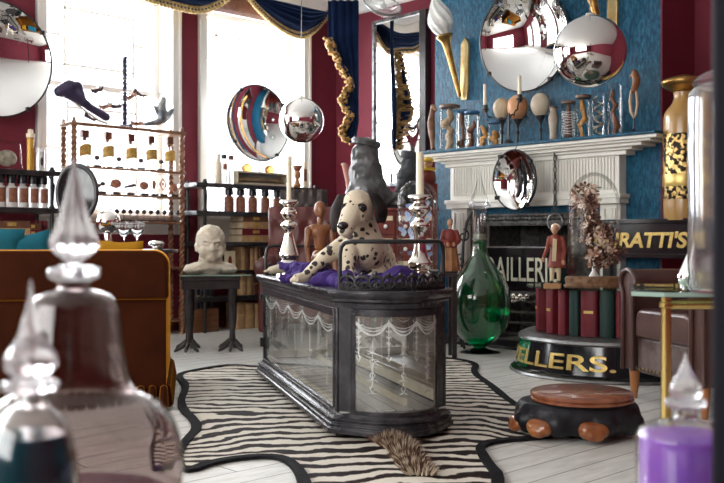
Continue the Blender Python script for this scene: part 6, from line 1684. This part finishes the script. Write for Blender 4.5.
# ================================================================= CURTAINS
navy = velvet('navy_velvet', (.004, .011, .036), (.007, .019, .060), (.07, .12, .28)); fringe_g = pm('gold_fringe', (.50, .30, .06), .5, col2=(.78, .62, .34), scale=60, mix=(.4, .6)); 
def swag(label, pxa, pya, pxm, pym, pxb, pyb, xw, group=None, fringe=True):
    """a swagged valance: hangs from the head of the window, scooped between two ends"""
    ya, za = on_x(pxa, pya, xw); ym, zm_ = on_x(pxm, pym, xw); yb_, zb3 = on_x(pxb, pyb, xw)
    top = 2.97
    t = rthing('velvet_swag', label, 'curtain', xw, ya, top)
    W = yb_-ya; um = (ym-ya)/W
    zlow = zm_-top
    def edge(u):
        e0, e1 = za-top, zb3-top
        base = e0 + (e1-e0)*u
        dip = zlow - (e0 + (e1-e0)*um)
        return base + dip*(1-abs((u-um)/(um if u < um else 1-um))**1.7)
    def f(u, v):
        ze = edge(u); s_ = 4*u*(1-u)
        fold = .035*sin(v*30)*s_*(.3+.7*v)
        return (.05 + .11*sin(pi*v*.9)*s_ + fold, W*(u + (.0)*(1-v)), ze*v**.9 - .02)
    MB().grid(f, 40, 60).build('cloth', navy, t, solid=.006)
    m = MB(); pts = [Vector(f(k/90, 1)) for k in range(91)]
    m.tube(pts, .012, 8); rr = random.Random(2)
    for k in range(0, 91, 1):
        p = pts[k]; m.cap(p + Vector((0, 0, -.008)), p + Vector((.012*(k % 2), 0, -.055)), .010, .013, 6)
    o = m.build('gold_fringe', fringe_g, t); o['kind'] = 'stuff'
    m = MB(); 
    for k in range(1, 90, 2): m.ball(pts[k] + Vector((.014, 0, -.03)), .010, 6)
    o = m.build('navy_tufts', navy, t); o['kind'] = 'stuff'
    return t
swag('navy velvet swag with gold fringe above the right-hand window', 246, -6, 298, 31, 332, -2, .16)
swag('navy velvet swag with gold fringe just entering the picture above the left window', 60, -40, 190, 5, 226, -8, .16)
# roller blinds of reddish wood
for (pa, pb, pyb, lb_) in ((202, 262, 12, 'reddish bamboo blind rolled at the top of the right-hand window'), (150, 180, 7, 'reddish bamboo blind at the top right of the left window')):
    ya, zz_ = on_x(pa, pyb, .07); yb_, _ = on_x(pb, pyb, .07)
    if pa == 202: yb_ = -.45; ya = -1.55
    else: ya = -3.0; yb_ = -1.9
    t = rthing('bamboo_blind', lb_, 'blind', .075, ya, 0)
    m = MB()
    zz_ = 2.79 if pa == 202 else 2.82
    for k in range(12): m.tube([(0, 0, zz_ + k*.013), (0, yb_-ya, zz_ + k*.013)], .0068, 6)
    o = m.build('slats', pm('blind_reed_%d' % pa, (.24, .09, .05), .5, col2=(.34, .15, .09), scale=20), t)
    MB().tube([(0, .05, zz_+.1), (.0, .05, zz_-.75)], .003, 5).build('cord', wax, t)
# long navy curtain with gold ruffle at the corner
YC = 8.55
t = thing('velvet_curtain', 'long navy velvet curtain tail in the corner with gold ruffled trim', 'curtain', tuple(S(345, YC, 0)))
path = [P(px, py, YC) - t.location for px, py in ((328, 40), (331, 46), (334, 54), (338, 62), (343, 70), (348, 80), (350, 87), (345, 94), (342, 101), (346, 109), (350, 116), (347, 123), (342, 130), (344, 138), (350, 143))]
def left_x(z):
    if z >= path[0].z: return path[0].x
    for k in range(len(path)-1):
        if path[k].z >= z >= path[k+1].z: return lerp(path[k].x, path[k+1].x, (path[k].z-z)/(path[k].z-path[k+1].z+1e-9))
    return path[-1].x
xr_ = (358.5-345)/FPX*YC
def cur(u, v):
    z = lerp(2.98, path[-1].z, v); xl_ = left_x(z)
    return (lerp(xl_, xr_ - .03*max(0, v-.85)/.15, u), .02*sin(u*26)*(1-.3*v) + .05 + .02*sin(v*5), z)
MB().grid(cur, 44, 70).build('cloth', navy, t, solid=.006)
m = MB(); rr = random.Random(5)
dense = []
for k in range(len(path)-1):
    for q_ in range(7): dense.append(path[k].lerp(path[k+1], q_/7))
for k, p in enumerate(dense):
    for j in range(3):
        o_ = Vector((rr.uniform(-.03, .03), rr.uniform(-.03, .03), rr.uniform(-.015, .015))); m.ball(p + o_, (.020, .020, .016), 8)
o = m.build('gold_ruffle', pm('antique_gold_ruffle', (.26, .11, .02), .5, col2=(.52, .32, .09), scale=40), t); o['kind'] = 'stuff'
m = MB()
for k, p in enumerate(dense[::2]): m.ball(p + Vector((.018, -.02, 0)), .014, 6)
o = m.build('navy_knots', navy, t); o['kind'] = 'stuff'
